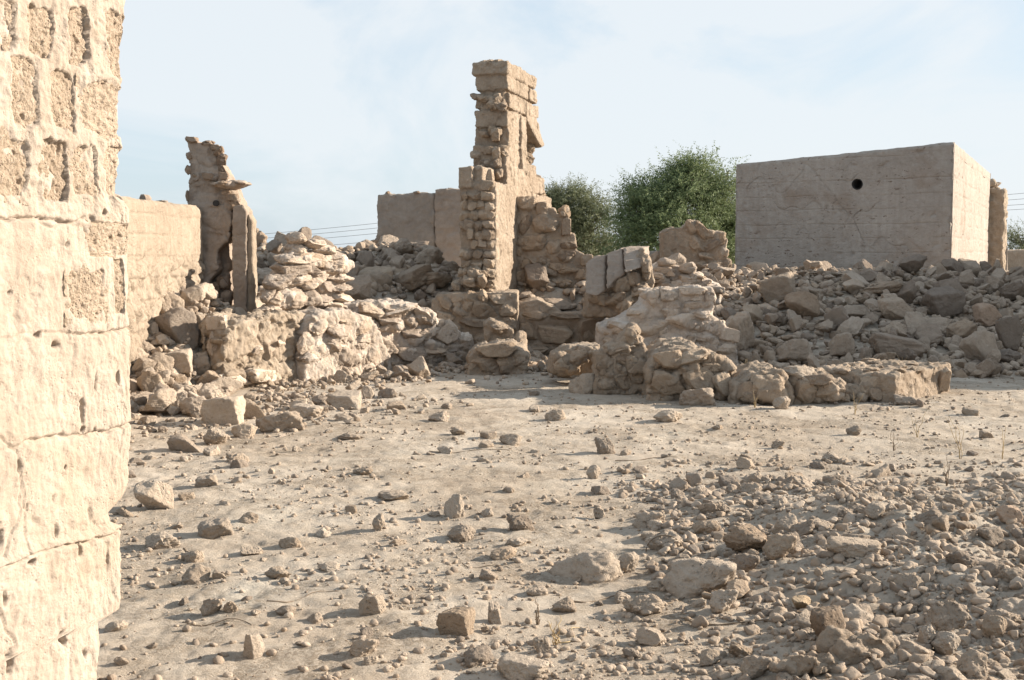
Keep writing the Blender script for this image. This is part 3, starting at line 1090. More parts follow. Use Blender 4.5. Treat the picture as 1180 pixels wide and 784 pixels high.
def build_tower():
    root = thing('ruined_tower', 'tallest ruin, a slender leaning stub of wall in mud blocks with a broken window', 'ruin', TO + np.array([0.2, 0.8, 0.9]))
    S = Solid()
    b = lambda t0, t1, w0, w1, z0, z1: S.box((t0, w0, z0), (t1, w1, z1), TO, TA, TL)
    g = 0.008
    # courses, bottom to top
    b(0.0, 3.2, 0.02, 0.56, 0.9, 2.0)
    b(0.0, 3.2, 0.0, 0.56, 1.95, 2.30)
    b(0.0, 1.5, 0.0, 0.56, 2.30, 2.62); b(1.5 + g, 3.05, 0.0, 0.5, 2.30, 2.56)
    b(-0.02, 1.2, 0.0, 0.55, 2.62 + g, 2.92); b(1.3, 2.5, 0.02, 0.5, 2.60, 2.86); b(1.34, 2.0, 0.02, 0.5, 2.86, 3.05)
    b(0.0, 0.62, 0.01, 0.54, 2.93, 3.24); b(0.62, 0.98, 0.14, 0.5, 2.93, 3.24); b(0.98, 1.25, 0.0, 0.5, 2.93, 3.26)
    b(0.09, 0.60, 0.0, 0.54, 3.25, 3.52); b(0.60, 0.95, 0.13, 0.5, 3.24, 3.5); b(0.95, 1.18, 0.0, 0.5, 3.26, 3.54)
    b(0.03, 0.62, 0.0, 0.53, 3.54, 3.79); b(0.6, 0.92, 0.10, 0.5, 3.5, 3.8); b(0.92, 1.2, 0.0, 0.5, 3.54, 3.8)
    b(0.13, 0.55, 0.0, 0.55, 3.84, 4.06); b(0.59, 1.2, 0.015, 0.55, 3.84, 4.06); b(1.24, 2.02, 0.0, 0.55, 3.83, 4.06)
    b(0.05, 0.8, 0.0, 0.51, 4.105, 4.31); b(0.84, 1.4, 0.018, 0.51, 4.105, 4.31); b(1.435, 1.96, 0.0, 0.51, 4.105, 4.30)
    b(0.0, 1.88, 0.0, 0.56, 4.345, 4.53)
    # leaning wedge left hanging past the broken opening
    pz = [(1.25, 3.82), (2.05, 3.82), (2.22, 3.62), (2.48, 3.46), (2.30, 3.40), (1.75, 3.58), (1.3, 3.76)]
    S.prism([TO + TA * t + np.array([0, 0, z]) for t, z in pz], TL * 0.5)
    for t, z, r in ((2.35, 3.5, 0.10), (2.2, 3.38, 0.12), (2.1, 3.2, 0.13), (1.5, 3.1, 0.14), (1.8, 3.08, 0.13), (2.0, 2.95, 0.16), (2.4, 2.84, 0.16), (2.75, 2.66, 0.15), (2.95, 2.6, 0.13), (1.35, 3.25, 0.12), (1.32, 3.5, 0.10)):
        S.rock(TO + TA * t + TL * 0.2 + np.array([0, 0, z]), (r, r, r * 0.8), (random.random(), random.random(), random.random()))
    # torn front: rubble core and end stones
    for k in range(22):
        z = random.choice((random.uniform(3.84, 4.06), random.uniform(3.84, 4.06), random.uniform(3.26, 3.5), random.uniform(2.9, 3.2)))
        S.rock(TO + TA * random.uniform(-0.02, 0.05) + TL * random.uniform(0.05, 0.53) + np.array([0, 0, z]), (random.uniform(0.06, 0.1), 0.09, random.uniform(0.04, 0.08)), (random.uniform(-.3, .3), random.uniform(-.3, .3), random.random()))
    for k in range(8):
        S.rock(TO + TA * random.uniform(0.0, 0.5) + TL * random.uniform(0.1, 0.5) + np.array([0, 0, 4.53]), (0.08, 0.08, 0.05), (0, 0, random.random()))
    for z, w in ((3.4, 0.3), (3.12, 0.28), (2.98, 0.25), (2.8, 0.2)):
        S.rock(TO + TA * -0.01 + TL * w * 0.6 + np.array([0, 0, z]), (0.16, 0.07, 0.10), (0, 0, 1.6), 'blocky')
    b(0.08, 1.12, 0.06, 0.44, 2.5, 4.48)
    b(1.1, 1.80, 0.06, 0.44, 3.86, 4.48)
    b(0.08, 2.9, 0.06, 0.46, 0.9, 2.5)
    fuse('tower_shaft', S, M['mud'], 0.016, 0.007, 2.6, 0.010, parent=root, rough=0.03)
    # front pier
    S = Solid()
    PO = np.array([-0.26, 18.2, 0.0])
    q = lambda t0, t1, w0, w1, z0, z1: S.box((t0, w0, z0), (t1, w1, z1), PO, TA, TL)
    q(0.05, 1.3, 0.0, 0.54, 0.7, 2.62)
    q(0.1, 0.7, 0.22, 0.55, 2.6, 2.86)
    q(0.0, 0.4, 0.36, 0.56, 2.55, 2.86)
    S.rock(PO + TA * 0.1 + TL * 0.1 + np.array([0, 0, 2.70]), (0.07, 0.07, 0.13))
    for k, z in enumerate(np.arange(0.98, 2.60, 0.145)):
        w = 0.02
        while w < 0.52:
            ww = random.uniform(0.10, 0.24)
            if random.random() < 0.9:
                S.rock(PO + TL * min(w + ww / 2, 0.49) + TA * random.uniform(0.02, 0.07) + np.array([0, 0, z + random.uniform(-0.02, 0.02)]), (ww * 0.62, 0.10, random.uniform(0.065, 0.09)), (random.uniform(-.15, .15), random.uniform(-.2, .2), R(165) + random.uniform(-.2, .2)), random.choice(('blocky', 'flat', 'angular')))
            w += ww
    for k in range(26):
        S.rock(PO + TL * random.uniform(0.1, 0.6) + TA * random.uniform(-0.25, 0.1) + np.array([0, 0, random.uniform(0.85, 1.30)]), (0.10, 0.09, 0.07), (random.random(), random.random(), random.random()))
    fuse('front_pier', S, M['mud'], 0.019, 0.008, 3.2, 0.010, parent=root)
    # masonry facing to the right of the pier
    D = 19.5
    S = Solid()
    out = [(595, 240), (598, 228), (616, 227), (618, 238), (640, 240), (641, 247), (655, 249), (657, 268), (663, 270), (664, 288), (672, 292), (673, 306), (680, 310), (682, 322), (690, 328), (694, 350), (694, 420), (590, 420), (592, 330)]
    S.poly(out, D, 0.9)
    S.stones([(606, 235, 27, 19, 0), (624, 240, 14, 16), (604, 260, 17, 24, 0), (628, 257, 38, 25, 3), (650, 244, 16, 15), (652, 262, 12, 22), (613, 280, 38, 24, 8), (637, 285, 20, 16), (655, 283, 22, 9, 0), (652, 296, 22, 14), (655, 309, 28, 13, 6), (641, 308, 18, 12),
              (645, 326, 28, 14, -22), (621, 326, 22, 18), (600, 318, 16, 14), (632, 312, 30, 12), (612, 300, 22, 10, -20), (606, 305, 16, 14), (660, 328, 14, 12), (650, 343, 20, 24, 35), (666, 350, 18, 14, -30), (676, 300, 16, 14), (680, 315, 20, 13), (684, 332, 22, 16, 10), (688, 346, 22, 16), (670, 318, 18, 14), (672, 336, 18, 14), (658, 338, 10, 10), (600, 345, 18, 16), (622, 350, 28, 24, 0), (641, 355, 14, 18), (598, 290, 14, 14), (625, 300, 14, 10)], D, 0.6)
    fuse('rubble_facing', S, M['mud'], 0.018, 0.008, 3.4, 0.011, parent=root)
    D = 18.35
    S = Solid()
    S.poly([(590, 350), (620, 345), (650, 362), (670, 362), (690, 352), (697, 372), (694, 425), (590, 425)], D, 0.7)
    S.stones([(640, 384, 42, 24, 0), (606, 383, 28, 22, 4), (680, 380, 32, 30, 4), (650, 364, 36, 9, 0), (616, 363, 30, 10), (684, 362, 18, 16), (612, 404, 40, 12), (650, 406, 40, 12)], D, 0.5, 'blocky')
    fuse('wall_base', S, M['mud'], 0.018, 0.008, 3, 0.010, parent=root)
    D = 18.05
    S = Solid()
    S.poly([(498, 346), (505, 339), (560, 337), (596, 337), (596, 425), (498, 425)], D, 0.5)
    S.stones([(513, 350, 20, 13, -35), (527, 348, 16, 18, -30), (540, 352, 18, 16), (530, 360, 22, 9, -20), (559, 357, 32, 24, 0), (585, 353, 22, 24), (573, 346, 22, 14), (513, 365, 22, 14), (546, 372, 34, 12), (585, 374, 24, 16), (522, 379, 22, 16, -30), (560, 392, 30, 16), (520, 396, 26, 14), (588, 395, 20, 16)], D, 0.6)
    fuse('low_wall', S, M['mud'], 0.019, 0.010, 3, 0.012, parent=root)


build_tower()


# slab of wall standing behind the tower
def build_back_wall():
    D = 24.0
    root = thing('back_wall', 'dark shaded wall remnant standing behind the tall tower, cracked down its middle', 'wall', W(480, 330, D))
    S = Solid()
    S.poly([(428, 330), (424, 305), (430, 282), (436, 268), (434, 240), (435, 225), (470, 223), (501, 222), (502, 330)], D, 0.4, 0.15)
    S.stones([(427, 294, 10, 14), (432, 282, 10, 12), (426, 304, 12, 10), (447, 223, 6, 5), (480, 222, 8, 4)], D, 1)
    fuse('wall_panel', S, M['grey'], 0.035, 0.016, 1.4, 0.01, crack=0.012, parent=root)
    S = Solid()
    S.poly([(501.5, 235), (501, 218), (512, 217), (545, 219), (545, 330), (501.5, 330)], D - 0.03, 0.4, 0.15)
    fuse('dark_panel', S, M['brown'], 0.035, 0.016, 1.4, 0.01, crack=0.02, parent=root)


build_back_wall()


def single(name, label, cat, S, mat, voxel=0.024, amp=0.03, sc=3.2, fine=0.014, group=None, **kw):
    if not S.inst:
        return tag(fuse(name, S, mat, voxel, amp, sc, fine, **kw), label, cat, group)
    A = np.vstack(S.V)
    root = thing(name, label, cat, np.array([A[:, 0].mean(), A[:, 1].mean(), A[:, 2].min()]), group)
    fuse('mortar_core', S, mat, voxel, amp, sc, fine, parent=root, stones_to=root, **kw)
    return root


GR = 'lumps of collapsed masonry among the ruins'
# pale stump with loaf stones on top
S = Solid()
D = (306, 15.1, 402, 16.3)
S.poly([(330, 385), (328, 335), (332, 320), (338, 306), (345, 297), (358, 292), (374, 289), (387, 295), (397, 308), (399, 325), (396, 345), (402, 385)], D, 0.36)
S.stones([(312, 340, 22, 18), (322, 332, 18, 20), (310, 358, 20, 18), (318, 348, 20, 18), (326, 316, 18, 14), (308, 370, 24, 18), (322, 366, 22, 18)], 15.5, 0.8)
S.stones([(340, 299, 30, 12), (364, 281, 17, 10), (374, 288, 20, 12), (386, 296, 20, 15), (379, 308, 24, 20), (394, 306, 18, 16), (352, 300, 26, 18), (336, 309, 26, 16), (319, 325, 26, 20), (356, 325, 26, 20), (340, 322, 26, 14),
          (391, 321, 24, 7, 0), (388, 331, 26, 8, 0), (392, 343, 20, 10, 0), (367, 345, 26, 14), (372, 330, 18, 14), (331, 345, 32, 26), (352, 345, 22, 22), (318, 345, 20, 22), (308, 342, 12, 16), (350, 311, 28, 10), (366, 315, 20, 12), (372, 300, 16, 10), (312, 360, 24, 16), (384, 355, 26, 12)], D, 0.7)
S.stones([(340, 287.5, 32, 16, -8), (341, 274, 30, 15, -4)], 15.75, 0.9, 'rounded')
single('masonry_stump', 'pale chalky stump of rubble masonry with two loaf stones balanced on top', 'ruin', S, M['gyps'], 0.018, 0.010, 3.6, 0.014, rough=0.035)

# big square boulder and its neighbours
S = Solid()
D = (258, 13.8, 356, 15.3)
S.poly([(260, 455), (258, 392), (275, 386), (300, 384), (350, 378), (356, 395), (347, 422), (325, 452)], D, 0.22)
S.poly([(262, 455), (262, 384), (280, 372), (310, 360), (352, 362), (357, 380), (352, 420), (340, 452)], D, 0.34)
S.poly([(240, 455), (233, 412), (232, 376), (246, 362), (262, 376), (264, 455)], 14.0, 0.8)
S.stones([(249, 372, 26, 18), (247, 400, 18, 40), (250, 430, 20, 26)], 14.0, 0.6)
S.stones([(300, 432, 36, 18), (272, 434, 30, 18)], D, 0.3)
S.scatter([(240, 440), (236, 380), (262, 388), (350, 388), (350, 405), (325, 445)], D, 5, (8, 18), (7, 14), 'angular', 0.3)
single('collapsed_block', 'big square sunlit lump of collapsed wall with a flat gritty top', 'masonry lump', S, M['wallfar'], 0.016, 0.016, 2.6, 0.020, GR, rough=0.07, crack=0.04)
S = Solid()
D = (352, 15.0, 446, 16.3)
S.poly([(350, 445), (353, 385), (360, 368), (372, 360), (400, 358), (424, 366), (438, 385), (446, 410), (444, 440)], D, 0.4)
S.stones([(367, 376, 22, 20), (366, 406, 22, 20), (414, 378, 20, 16), (416, 398, 18, 16), (428, 410, 22, 34, 8), (392, 385, 34, 30), (400, 412, 28, 26), (352, 395, 14, 26)], D, 0.4, 'rounded')
S.scatter([(354, 435), (356, 380), (375, 362), (420, 368), (442, 400), (440, 435)], D, 12, (8, 22), (7, 18), None, 0.6)
single('chalky_lump', 'white chalky wall lump with embedded round stones beside the big square block', 'masonry lump', S, M['gyps'], 0.018, 0.016, 2.8, 0.018, GR, rough=0.05)
S = Solid()
D = (400, 16.0, 556, 17.4)
S.poly([(398, 400), (402, 372), (425, 352), (445, 350), (470, 350), (492, 358), (505, 372), (530, 388), (552, 402), (556, 430), (400, 430)], D, 1.0)
S.stones([(430, 358, 30, 16, -15), (460, 356, 40, 14, 10), (490, 368, 36, 20, -20), (450, 375, 40, 20), (480, 390, 34, 26), (440, 398, 30, 22), (512, 385, 26, 26, 30), (500, 402, 34, 22), (415, 380, 26, 22), (470, 408, 34, 20), (535, 398, 24, 20), (525, 412, 30, 18)], D, 0.8, 'angular')
S.scatter([(404, 425), (405, 372), (440, 352), (480, 356), (548, 402), (552, 425)], D, 50, (10, 26), (8, 18), None, 0.8)
single('rubble_ridge', 'low ridge of pale tumbled masonry between the chalky lump and the low wall', 'masonry lump', S, M['gyps'], 0.02, 0.018, 2.6, 0.020, GR, rough=0.05)
S = Solid()
S.poly([(540, 440), (540, 412), (548, 404), (572, 396), (590, 397), (603, 403), (608, 412), (604, 440)], 15.7, 0.9)
S.stones([(573, 404, 50, 18, 6), (598, 416, 20, 24), (560, 420, 36, 18), (586, 420, 26, 26, 20)], 15.7, 0.6, 'angular')
single('angular_block', 'broad angular mud lump with a sloping flat face in front of the low wall', 'masonry lump', S, M['mud'], 0.018, 0.014, 3, 0.018, GR)
S = Solid()
S.poly([(562, 402), (558, 374), (564, 369), (580, 374), (591, 381), (593, 402)], 16.5, 0.5)
S.stones([(600, 392, 14, 24, 10), (576, 380, 26, 12, -15)], 16.5, 0.8)
single('leaning_chunk', 'small upright chunk leaning on the low wall above the angular block', 'masonry lump', S, M['mud'], 0.022, 0.018, 3, 0.014, GR)
S = Solid()
for k in range(16):
    x = random.uniform(420, 515)
    S.rock(W(x, random.uniform(312, 336) + abs(x - 465) * 0.1, 19.6 + random.uniform(-0.4, 0.8)), (random.uniform(0.16, 0.34), 0.3, random.uniform(0.08, 0.18)), (random.uniform(-.3, .3), random.uniform(-.5, .3), random.random() * 3), 'blocky')
S.poly([(415, 352), (420, 332), (470, 322), (520, 330), (530, 352)], 19.8, 0.9)
single('tumbled_slab', 'tilted mud slab lying on the rubble below the dark back wall', 'masonry lump', S, M['mud'], 0.03, 0.03, 3, 0.014, GR)

# curved vault fragment
D = 17.2
root = thing('vault_fragment', 'curved fragment of fallen roof in three split plaster segments', 'vault fragment', W(712, 350, D))
seg = [[(674, 338), (675, 304), (684, 296), (697.5, 294), (696, 335), (686, 342)], [(698.5, 335), (699, 292), (716.5, 286), (718.5, 316), (708, 322)], [(719.5, 315), (718, 286), (742, 285), (741, 300), (737, 309)]]
for p in seg:
    S = Solid()
    lo = max(y for _, y in p)
    hi = min(y for _, y in p)
    P = [W(x, y, D - 0.12 + 0.5 * (lo - y) / (lo - hi)) for x, y in p]
    S.prism(P, (0.12, 0.30, 0.02))
    fuse('vault_segment', S, M['brown'], 0.018, 0.012, 2.5, 0.006, parent=root)
S = Solid()
S.poly([(676, 365), (680, 340), (700, 322), (720, 315), (740, 288), (750, 302), (753, 330), (750, 365)], D + 0.2, 0.8)
S.stones([(690, 345, 26, 16), (715, 328, 20, 22), (730, 322, 18, 20), (744, 310, 14, 34), (738, 335, 22, 20), (708, 345, 30, 16), (720, 350, 16, 26, -35)], D + 0.15, 0.8)
fuse('rubble_core', S, M['mud'], 0.018, 0.012, 3.2, 0.018, parent=root)

# small gable-like remnant behind
D = 22.0
S = Solid()
S.poly([(765, 330), (764, 268), (772, 263), (786, 263), (798, 255), (806, 256), (815, 266), (834, 268), (838, 276), (836, 290), (842, 310), (842, 330)], D, 0.55)
S.stones([(797, 262, 12, 20, 35), (808, 266, 12, 26, 40), (818, 270, 16, 12), (822, 282, 26, 10, 30), (830, 275, 14, 18), (834, 292, 14, 12), (815, 297, 24, 12), (826, 308, 26, 14), (802, 282, 14, 24, 35), (838, 306, 14, 16), (808, 308, 20, 14)], D, 0.6)
single('gable_remnant', 'small peaked wall remnant with slanting stones in front of the trees', 'ruin', S, M['mud'], 0.02, 0.008, 3, 0.012)
S = Solid()
S.poly([(735, 330), (737, 290), (772, 289), (772, 330)], 27.0, 0.3)
single('garden_wall', 'low grey wall edge just visible below the larger tree', 'wall', S, M['grey'], 0.04, 0.015, 1.5, 0.0)
# pile of pale stones behind the vault fragment
S = Solid()
S.poly([(745, 345), (748, 312), (765, 304), (785, 308), (812, 318), (830, 330), (830, 350)], 18.6, 1.0)
S.scatter([(748, 310), (765, 302), (800, 310), (830, 325), (825, 340), (750, 340)], 18.5, 26, (14, 28), (8, 14), None, 0.9)
single('pale_stone_bank', 'whitish bank of small fused stones between the vault fragment and gable remnant', 'masonry lump', S, M['gyps'], 0.024, 0.016, 3.4, 0.014, GR)

# wall stump with gypsum end
D = 15.6
S = Solid()
S.poly([(690, 425), (692, 376), (718, 368), (742, 352), (748, 340), (765, 334), (820, 333), (824, 345), (818, 362), (834, 374), (846, 398), (852, 425)], D, 0.7)
S.stones([(754, 345, 18, 26), (745, 338, 20, 14), (770, 340, 22, 16), (798, 335, 34, 11, 4), (800, 351, 28, 9, 8), (806, 361, 32, 11, 6), (817, 345, 14, 20), (774, 356, 18, 26, 10), (786, 372, 44, 26), (750, 378, 40, 22), (720, 378, 46, 14, -8), (770, 392, 46, 26),
          (812, 390, 30, 12), (790, 393, 24, 14), (826, 378, 22, 20), (840, 386, 26, 16, -14), (836, 402, 30, 14), (816, 402, 26, 14), (712, 395, 36, 16), (735, 360, 26, 16), (806, 376, 20, 12)], D, 0.55)
S.scatter([(694, 420), (694, 380), (740, 360), (770, 340), (815, 340), (848, 420)], 15.6, 30, (12, 26), (7, 14), None, 0.5)
S.poly([(788, 425), (792, 352), (818, 352), (834, 374), (848, 398), (852, 425)], (788, 15.5, 852, 16.5), 0.5)
S.stones([(806, 361, 32, 11, 6), (826, 380, 22, 18), (838, 390, 26, 16, -14), (836, 404, 30, 14)], (788, 15.45, 852, 16.45), 0.5)
single('gypsum_wall_stump', 'thick wall stump of flat stones whose end is smeared white with gypsum', 'ruin', S, M['gyps'], 0.018, 0.010, 3.2, 0.013)

# jagged pinnacle and hollow foundation beside it
S = Solid()
S.poly([(686, 455), (690, 412), (700, 402), (712, 398), (722, 386), (731, 376), (737, 384), (744, 406), (752, 440), (748, 455)], 13.7, 0.6)
S.stones([(715, 402, 36, 14, 8), (728, 388, 16, 22), (722, 418, 30, 26), (735, 425, 24, 40, 14), (702, 422, 18, 22), (712, 438, 34, 20)], 13.7, 0.5, 'angular')
S.scatter([(690, 450), (692, 412), (722, 388), (734, 382), (748, 440)], 13.7, 24, (8, 20), (8, 20), None, 0.6)
single('jagged_pinnacle', 'jagged upright lump rising to a point at the foot of the wall stump', 'masonry lump', S, M['mud'], 0.016, 0.014, 3.2, 0.022, GR, rough=0.05)
S = Solid()
S.poly([(634, 432), (636, 410), (650, 402), (690, 398), (692, 432)], 14.6, 0.5)
S.stones([(648, 416, 22, 24), (666, 413, 26, 20), (660, 424, 18, 16), (680, 405, 26, 12)], 14.4, 0.8, 'rounded')
single('low_foundation', 'low hollowed foundation piece with two round stones next to the jagged pinnacle', 'masonry lump', S, M['mud'], 0.022, 0.02, 3, 0.016, GR)
S = Solid()
S.poly([(750, 475), (748, 430), (758, 412), (775, 404), (800, 402), (820, 410), (842, 420), (850, 445), (842, 475)], 13.1, 1.3)
S.stones([(770, 415, 36, 22), (800, 412, 40, 20), (770, 440, 40, 30), (805, 440, 40, 34), (832, 445, 26, 34, 10), (795, 425, 30, 18)], 13.05, 0.6, 'angular')
S.scatter([(752, 465), (752, 430), (775, 406), (815, 408), (846, 440), (840, 465)], 13.1, 34, (10, 26), (8, 18), None, 0.6)
single('eroded_foundation', 'wide eroded foundation lump with a rounded top under the gypsum wall stump', 'masonry lump', S, M['mud'], 0.018, 0.018, 2.8, 0.020, GR, rough=0.05)
S = Solid()
S.poly([(842, 475), (848, 445), (868, 432), (900, 428), (912, 450), (908, 475)], 12.7, 0.9)
S.stones([(885, 448, 44, 36), (862, 452, 26, 26)], 12.65, 0.6, 'blocky')
single('rounded_foundation', 'rounded cracked foundation lump carrying the tilted slab stone', 'masonry lump', S, M['mud'], 0.016, 0.016, 3, 0.018, GR)
S = Solid()
S.poly([(905, 475), (908, 442), (925, 432), (950, 432), (974, 442), (982, 475)], 12.8, 0.8)
S.stones([(930, 450, 30, 30), (958, 450, 34, 30), (940, 438, 40, 14)], 12.75, 0.6, 'angular')
S.scatter([(908, 470), (912, 440), (945, 434), (975, 448), (975, 470)], 12.8, 22, (8, 20), (7, 16), None, 0.6)
single('crumbled_foundation', 'crumbled foundation lump between the tilted slab stone and the squared wall end', 'masonry lump', S, M['mud'], 0.016, 0.016, 3, 0.02, GR, rough=0.04)
S = Solid()
a, b = W(1031, 462, 12.75), W(1093, 455, 13.9)
a[2], b[2] = -0.1, -0.1
a2, b2 = a.copy(), b.copy()
a2[2], b2[2] = W(1031, 432, 12.75)[2], W(1093, 420, 13.9)[2]
S.prism([a, b, b2, a2], (-0.75, 0.55, 0))
c = W(985, 462, 12.95)
c[2] = -0.1
d = c.copy()
d[2] = W(985, 432, 12.95)[2]
S.prism([c, a + np.array([0, 0.1, 0]), a2 + np.array([0, 0.1, -0.03]), d], (0.1, 0.8, 0))
S.stones([(1000, 446, 26, 28), (985, 452, 22, 20), (1018, 440, 26, 18)], 12.9, 0.6)
S.stones([(1086, 438, 14, 30)], 13.7, 0.7)
for k in range(26):
    t = random.random()
    q = a2 + (b2 - a2) * t + np.array([-0.75, 0.55, 0]) * random.uniform(0.05, 0.95)
    S.rock(q, (random.uniform(0.05, 0.12), random.uniform(0.05, 0.1), random.uniform(0.02, 0.05)), (0, 0, random.random() * 3), random.choice(('flat', 'angular')))
S.stones([(1008, 455, 20, 16), (995, 458, 16, 12), (1022, 452, 16, 20), (1040, 458, 14, 10)], 12.85, 0.7, 'angular')
single('squared_wall_end', 'low squared-off wall end with a smooth sunlit side facing the sand', 'masonry lump', S, M['mud'], 0.016, 0.014, 2.6, 0.012, GR, rough=0.04)

# right edge: grey block and wall beyond the house
S = Solid()
S.poly([(1149, 330), (1149.5, 251), (1153, 261), (1156, 262), (1160.5, 252), (1161.5, 330)], 36.0, 0.5, 0.3)
single('grey_wall_block', 'smooth grey wall end with a notched top just past the house', 'wall', S, M['grey'], 0.04, 0.01, 1.5, 0.0)
S = Solid()
S.poly([(1158, 330), (1158, 288), (1260, 286), (1260, 330)], 44.0, 0.3)
single('distant_wall', 'distant tan wall at the picture edge beyond the grey wall block', 'wall', S, M['mud'], 0.06, 0.02, 1.5, 0.0)


# ------------------------------------------------------------------ trees
def tube(P, rad, n=6):
    P = [Vector(p) for p in P]
    V, F = [], []
    for i, p in enumerate(P):
        t = (P[min(i + 1, len(P) - 1)] - P[max(i - 1, 0)]).normalized()
        a = t.cross(Vector((0.31, 0.2, 0.93)))
        if a.length < 1e-3:
            a = t.cross(Vector((1, 0, 0)))
        a.normalize()
        b = t.cross(a)
        r = rad[i] if hasattr(rad, '__len__') else rad
        for k in range(n):
            an = 2 * math.pi * k / n
            V.append(p + (a * math.cos(an) + b * math.sin(an)) * r)
    for i in range(len(P) - 1):
        for k in range(n):
            F.append([i * n + k, i * n + (k + 1) % n, (i + 1) * n + (k + 1) % n, (i + 1) * n + k])
    F.append(list(range(n))[::-1])
    F.append([(len(P) - 1) * n + k for k in range(n)])
    return [tuple(v) for v in V], F


def build_tree(label, base, blobs, leaf, seed, nspray=420, leaf_len=0.105, twig=1.05, group='feathery trees behind the ruins'):
    """blobs: (x, y, z, rx, ry, rz) foliage masses in world units"""
    rg = np.random.default_rng(seed)
    base = np.array(base, float)
    root = thing('acacia_tree', label, 'tree', base, group)
    V, F, n = [], [], 0

    def addtube(P, r):
        nonlocal n
        v, f = tube(P, r, 7)
        V.extend(v)
        F.extend([[i + n for i in q] for q in f])
        n += len(v)
    fork = base + np.array([0.1, 0, 0.9])
    addtube([base - (0, 0, 0.3) - base, base + (0.05, 0, 0.4) - base, fork - base], [0.26, 0.22, 0.2])
    ends = []
    for b in blobs:
        c = np.array(b[:3])
        mid = fork + (c - fork) * 0.5 + rg.normal(0, 0.25, 3)
        addtube([fork - base, mid - base, c - base], [0.16, 0.09, 0.05])
        for k in range(9):
            d = rg.normal(size=3)
            d[2] = abs(d[2])
            d /= np.linalg.norm(d)
            e = c + d * np.array(b[3:]) * 0.85
            s = mid + (c - mid) * rg.uniform(0.2, 1)
            addtube([s - base, (s + e) / 2 + rg.normal(0, 0.1, 3) - base, e - base], [0.045, 0.03, 0.012])
    link('trunk', mesh_from('trunk', V, F), M['bark'], parent=root)
    # foliage: sprays of small leaflets along curved twigs, set in clumps
    quads = []
    tot = sum(b[3] * b[4] + b[3] * b[5] + b[4] * b[5] for b in blobs)
    for b in blobs:
        c, r = np.array(b[:3]), np.array(b[3:])
        share = (r[0] * r[1] + r[0] * r[2] + r[1] * r[2]) / tot
        m = int(nspray * share)
        for k in range(m):
            d = rg.normal(size=3)
            d /= np.linalg.norm(d)
            if d[2] < -0.5 and rg.random() < 0.6:
                d[2] *= -1
            lump = 0.86 + 0.55 * float(noise(np.array([d * 2.1 + seed + c * 0.3]))[0])
            o = c + d * r * lump * rg.uniform(0.4, 1.0) ** 0.6 * 0.92
            if float(noise(np.array([o * 1.15 + seed]))[0]) < -0.17:
                continue
            clump = rg.normal(0, 0.10, 3)
            for q in range(rg.integers(4, 8)):
                a = d + rg.normal(0, 0.55, 3) + np.array([0, 0, 0.45])
                a /= np.linalg.norm(a)
                L = twig * rg.uniform(0.45, 1.15)
                st = o + clump + rg.normal(0, 0.13, 3)
                nl = int(L / 0.045)
                t = np.linspace(0.1, 1, nl)[:, None]
                pts = st + a * t * L + np.array([0, 0, -0.30]) * t * t * L
                e = rg.normal(size=(nl, 3))
                e -= (e @ a)[:, None] * a * 0.6
                e /= np.linalg.norm(e, axis=1)[:, None]
                ll = leaf_len * rg.uniform(0.5, 1.1, (nl, 1)) * (1.1 - 0.6 * t)
                wv = np.cross(e, rg.normal(size=(nl, 3)))
                wv /= np.linalg.norm(wv, axis=1)[:, None]
                wv *= ll * 0.24
                quads.append(np.stack([pts - wv * 0.3, pts + e * ll * 0.5 - wv, pts + e * ll, pts + e * ll * 0.5 + wv], 1))
    Q = np.concatenate(quads).reshape(-1, 3) - base
    link('crown', mesh_from('crown', Q, np.arange(len(Q)).reshape(-1, 4), False), leaf, parent=root)
    return root


D = 42.0
T = lambda px, py, w, h, dd=0.0: (*W(px, py + 9, D + dd), w / FPX * D / 2, w / FPX * D / 2 * 0.9, h / FPX * D / 2)
build_tree('large dark feathery acacia tree whose broad crown meets the house corner', (*W(775, 290, D)[:2], 0.0),
           [T(790, 215, 80, 66), T(742, 240, 70, 60, -0.6), T(830, 232, 66, 70, 0.4), T(765, 268, 100, 60, -0.8), T(820, 275, 90, 60, 0.2), T(800, 195, 44, 30), T(720, 272, 44, 56), T(775, 240, 90, 70, -0.4), T(850, 270, 60, 80, 0.6), T(735, 215, 24, 26, 0.2), T(835, 205, 50, 50, 0.3), T(770, 205, 50, 40, 0.1)],
           M['leafA'], 4, 2500)
D = 47.0
build_tree('smaller paler acacia tree partly hidden by the tall tower', (*W(660, 290, D)[:2], 0.0),
           [T(655, 235, 56, 50), T(680, 250, 50, 50, -0.3), T(635, 260, 60, 80, 0.3), T(668, 275, 80, 46), T(700, 280, 40, 36), T(640, 232, 36, 34)],
           M['leafB'], 9, 1200)
D = 58.0
build_tree('thin sparse shrub-like tree far off above the distant wall', (*W(1172, 290, D)[:2], 0.0),
           [T(1168, 270, 26, 22), T(1185, 266, 30, 30), T(1210, 262, 40, 40), T(1178, 284, 60, 18)], M['leafB'], 13, 150)

# ------------------------------------------------------------------ overhead lines
PY = 66.0


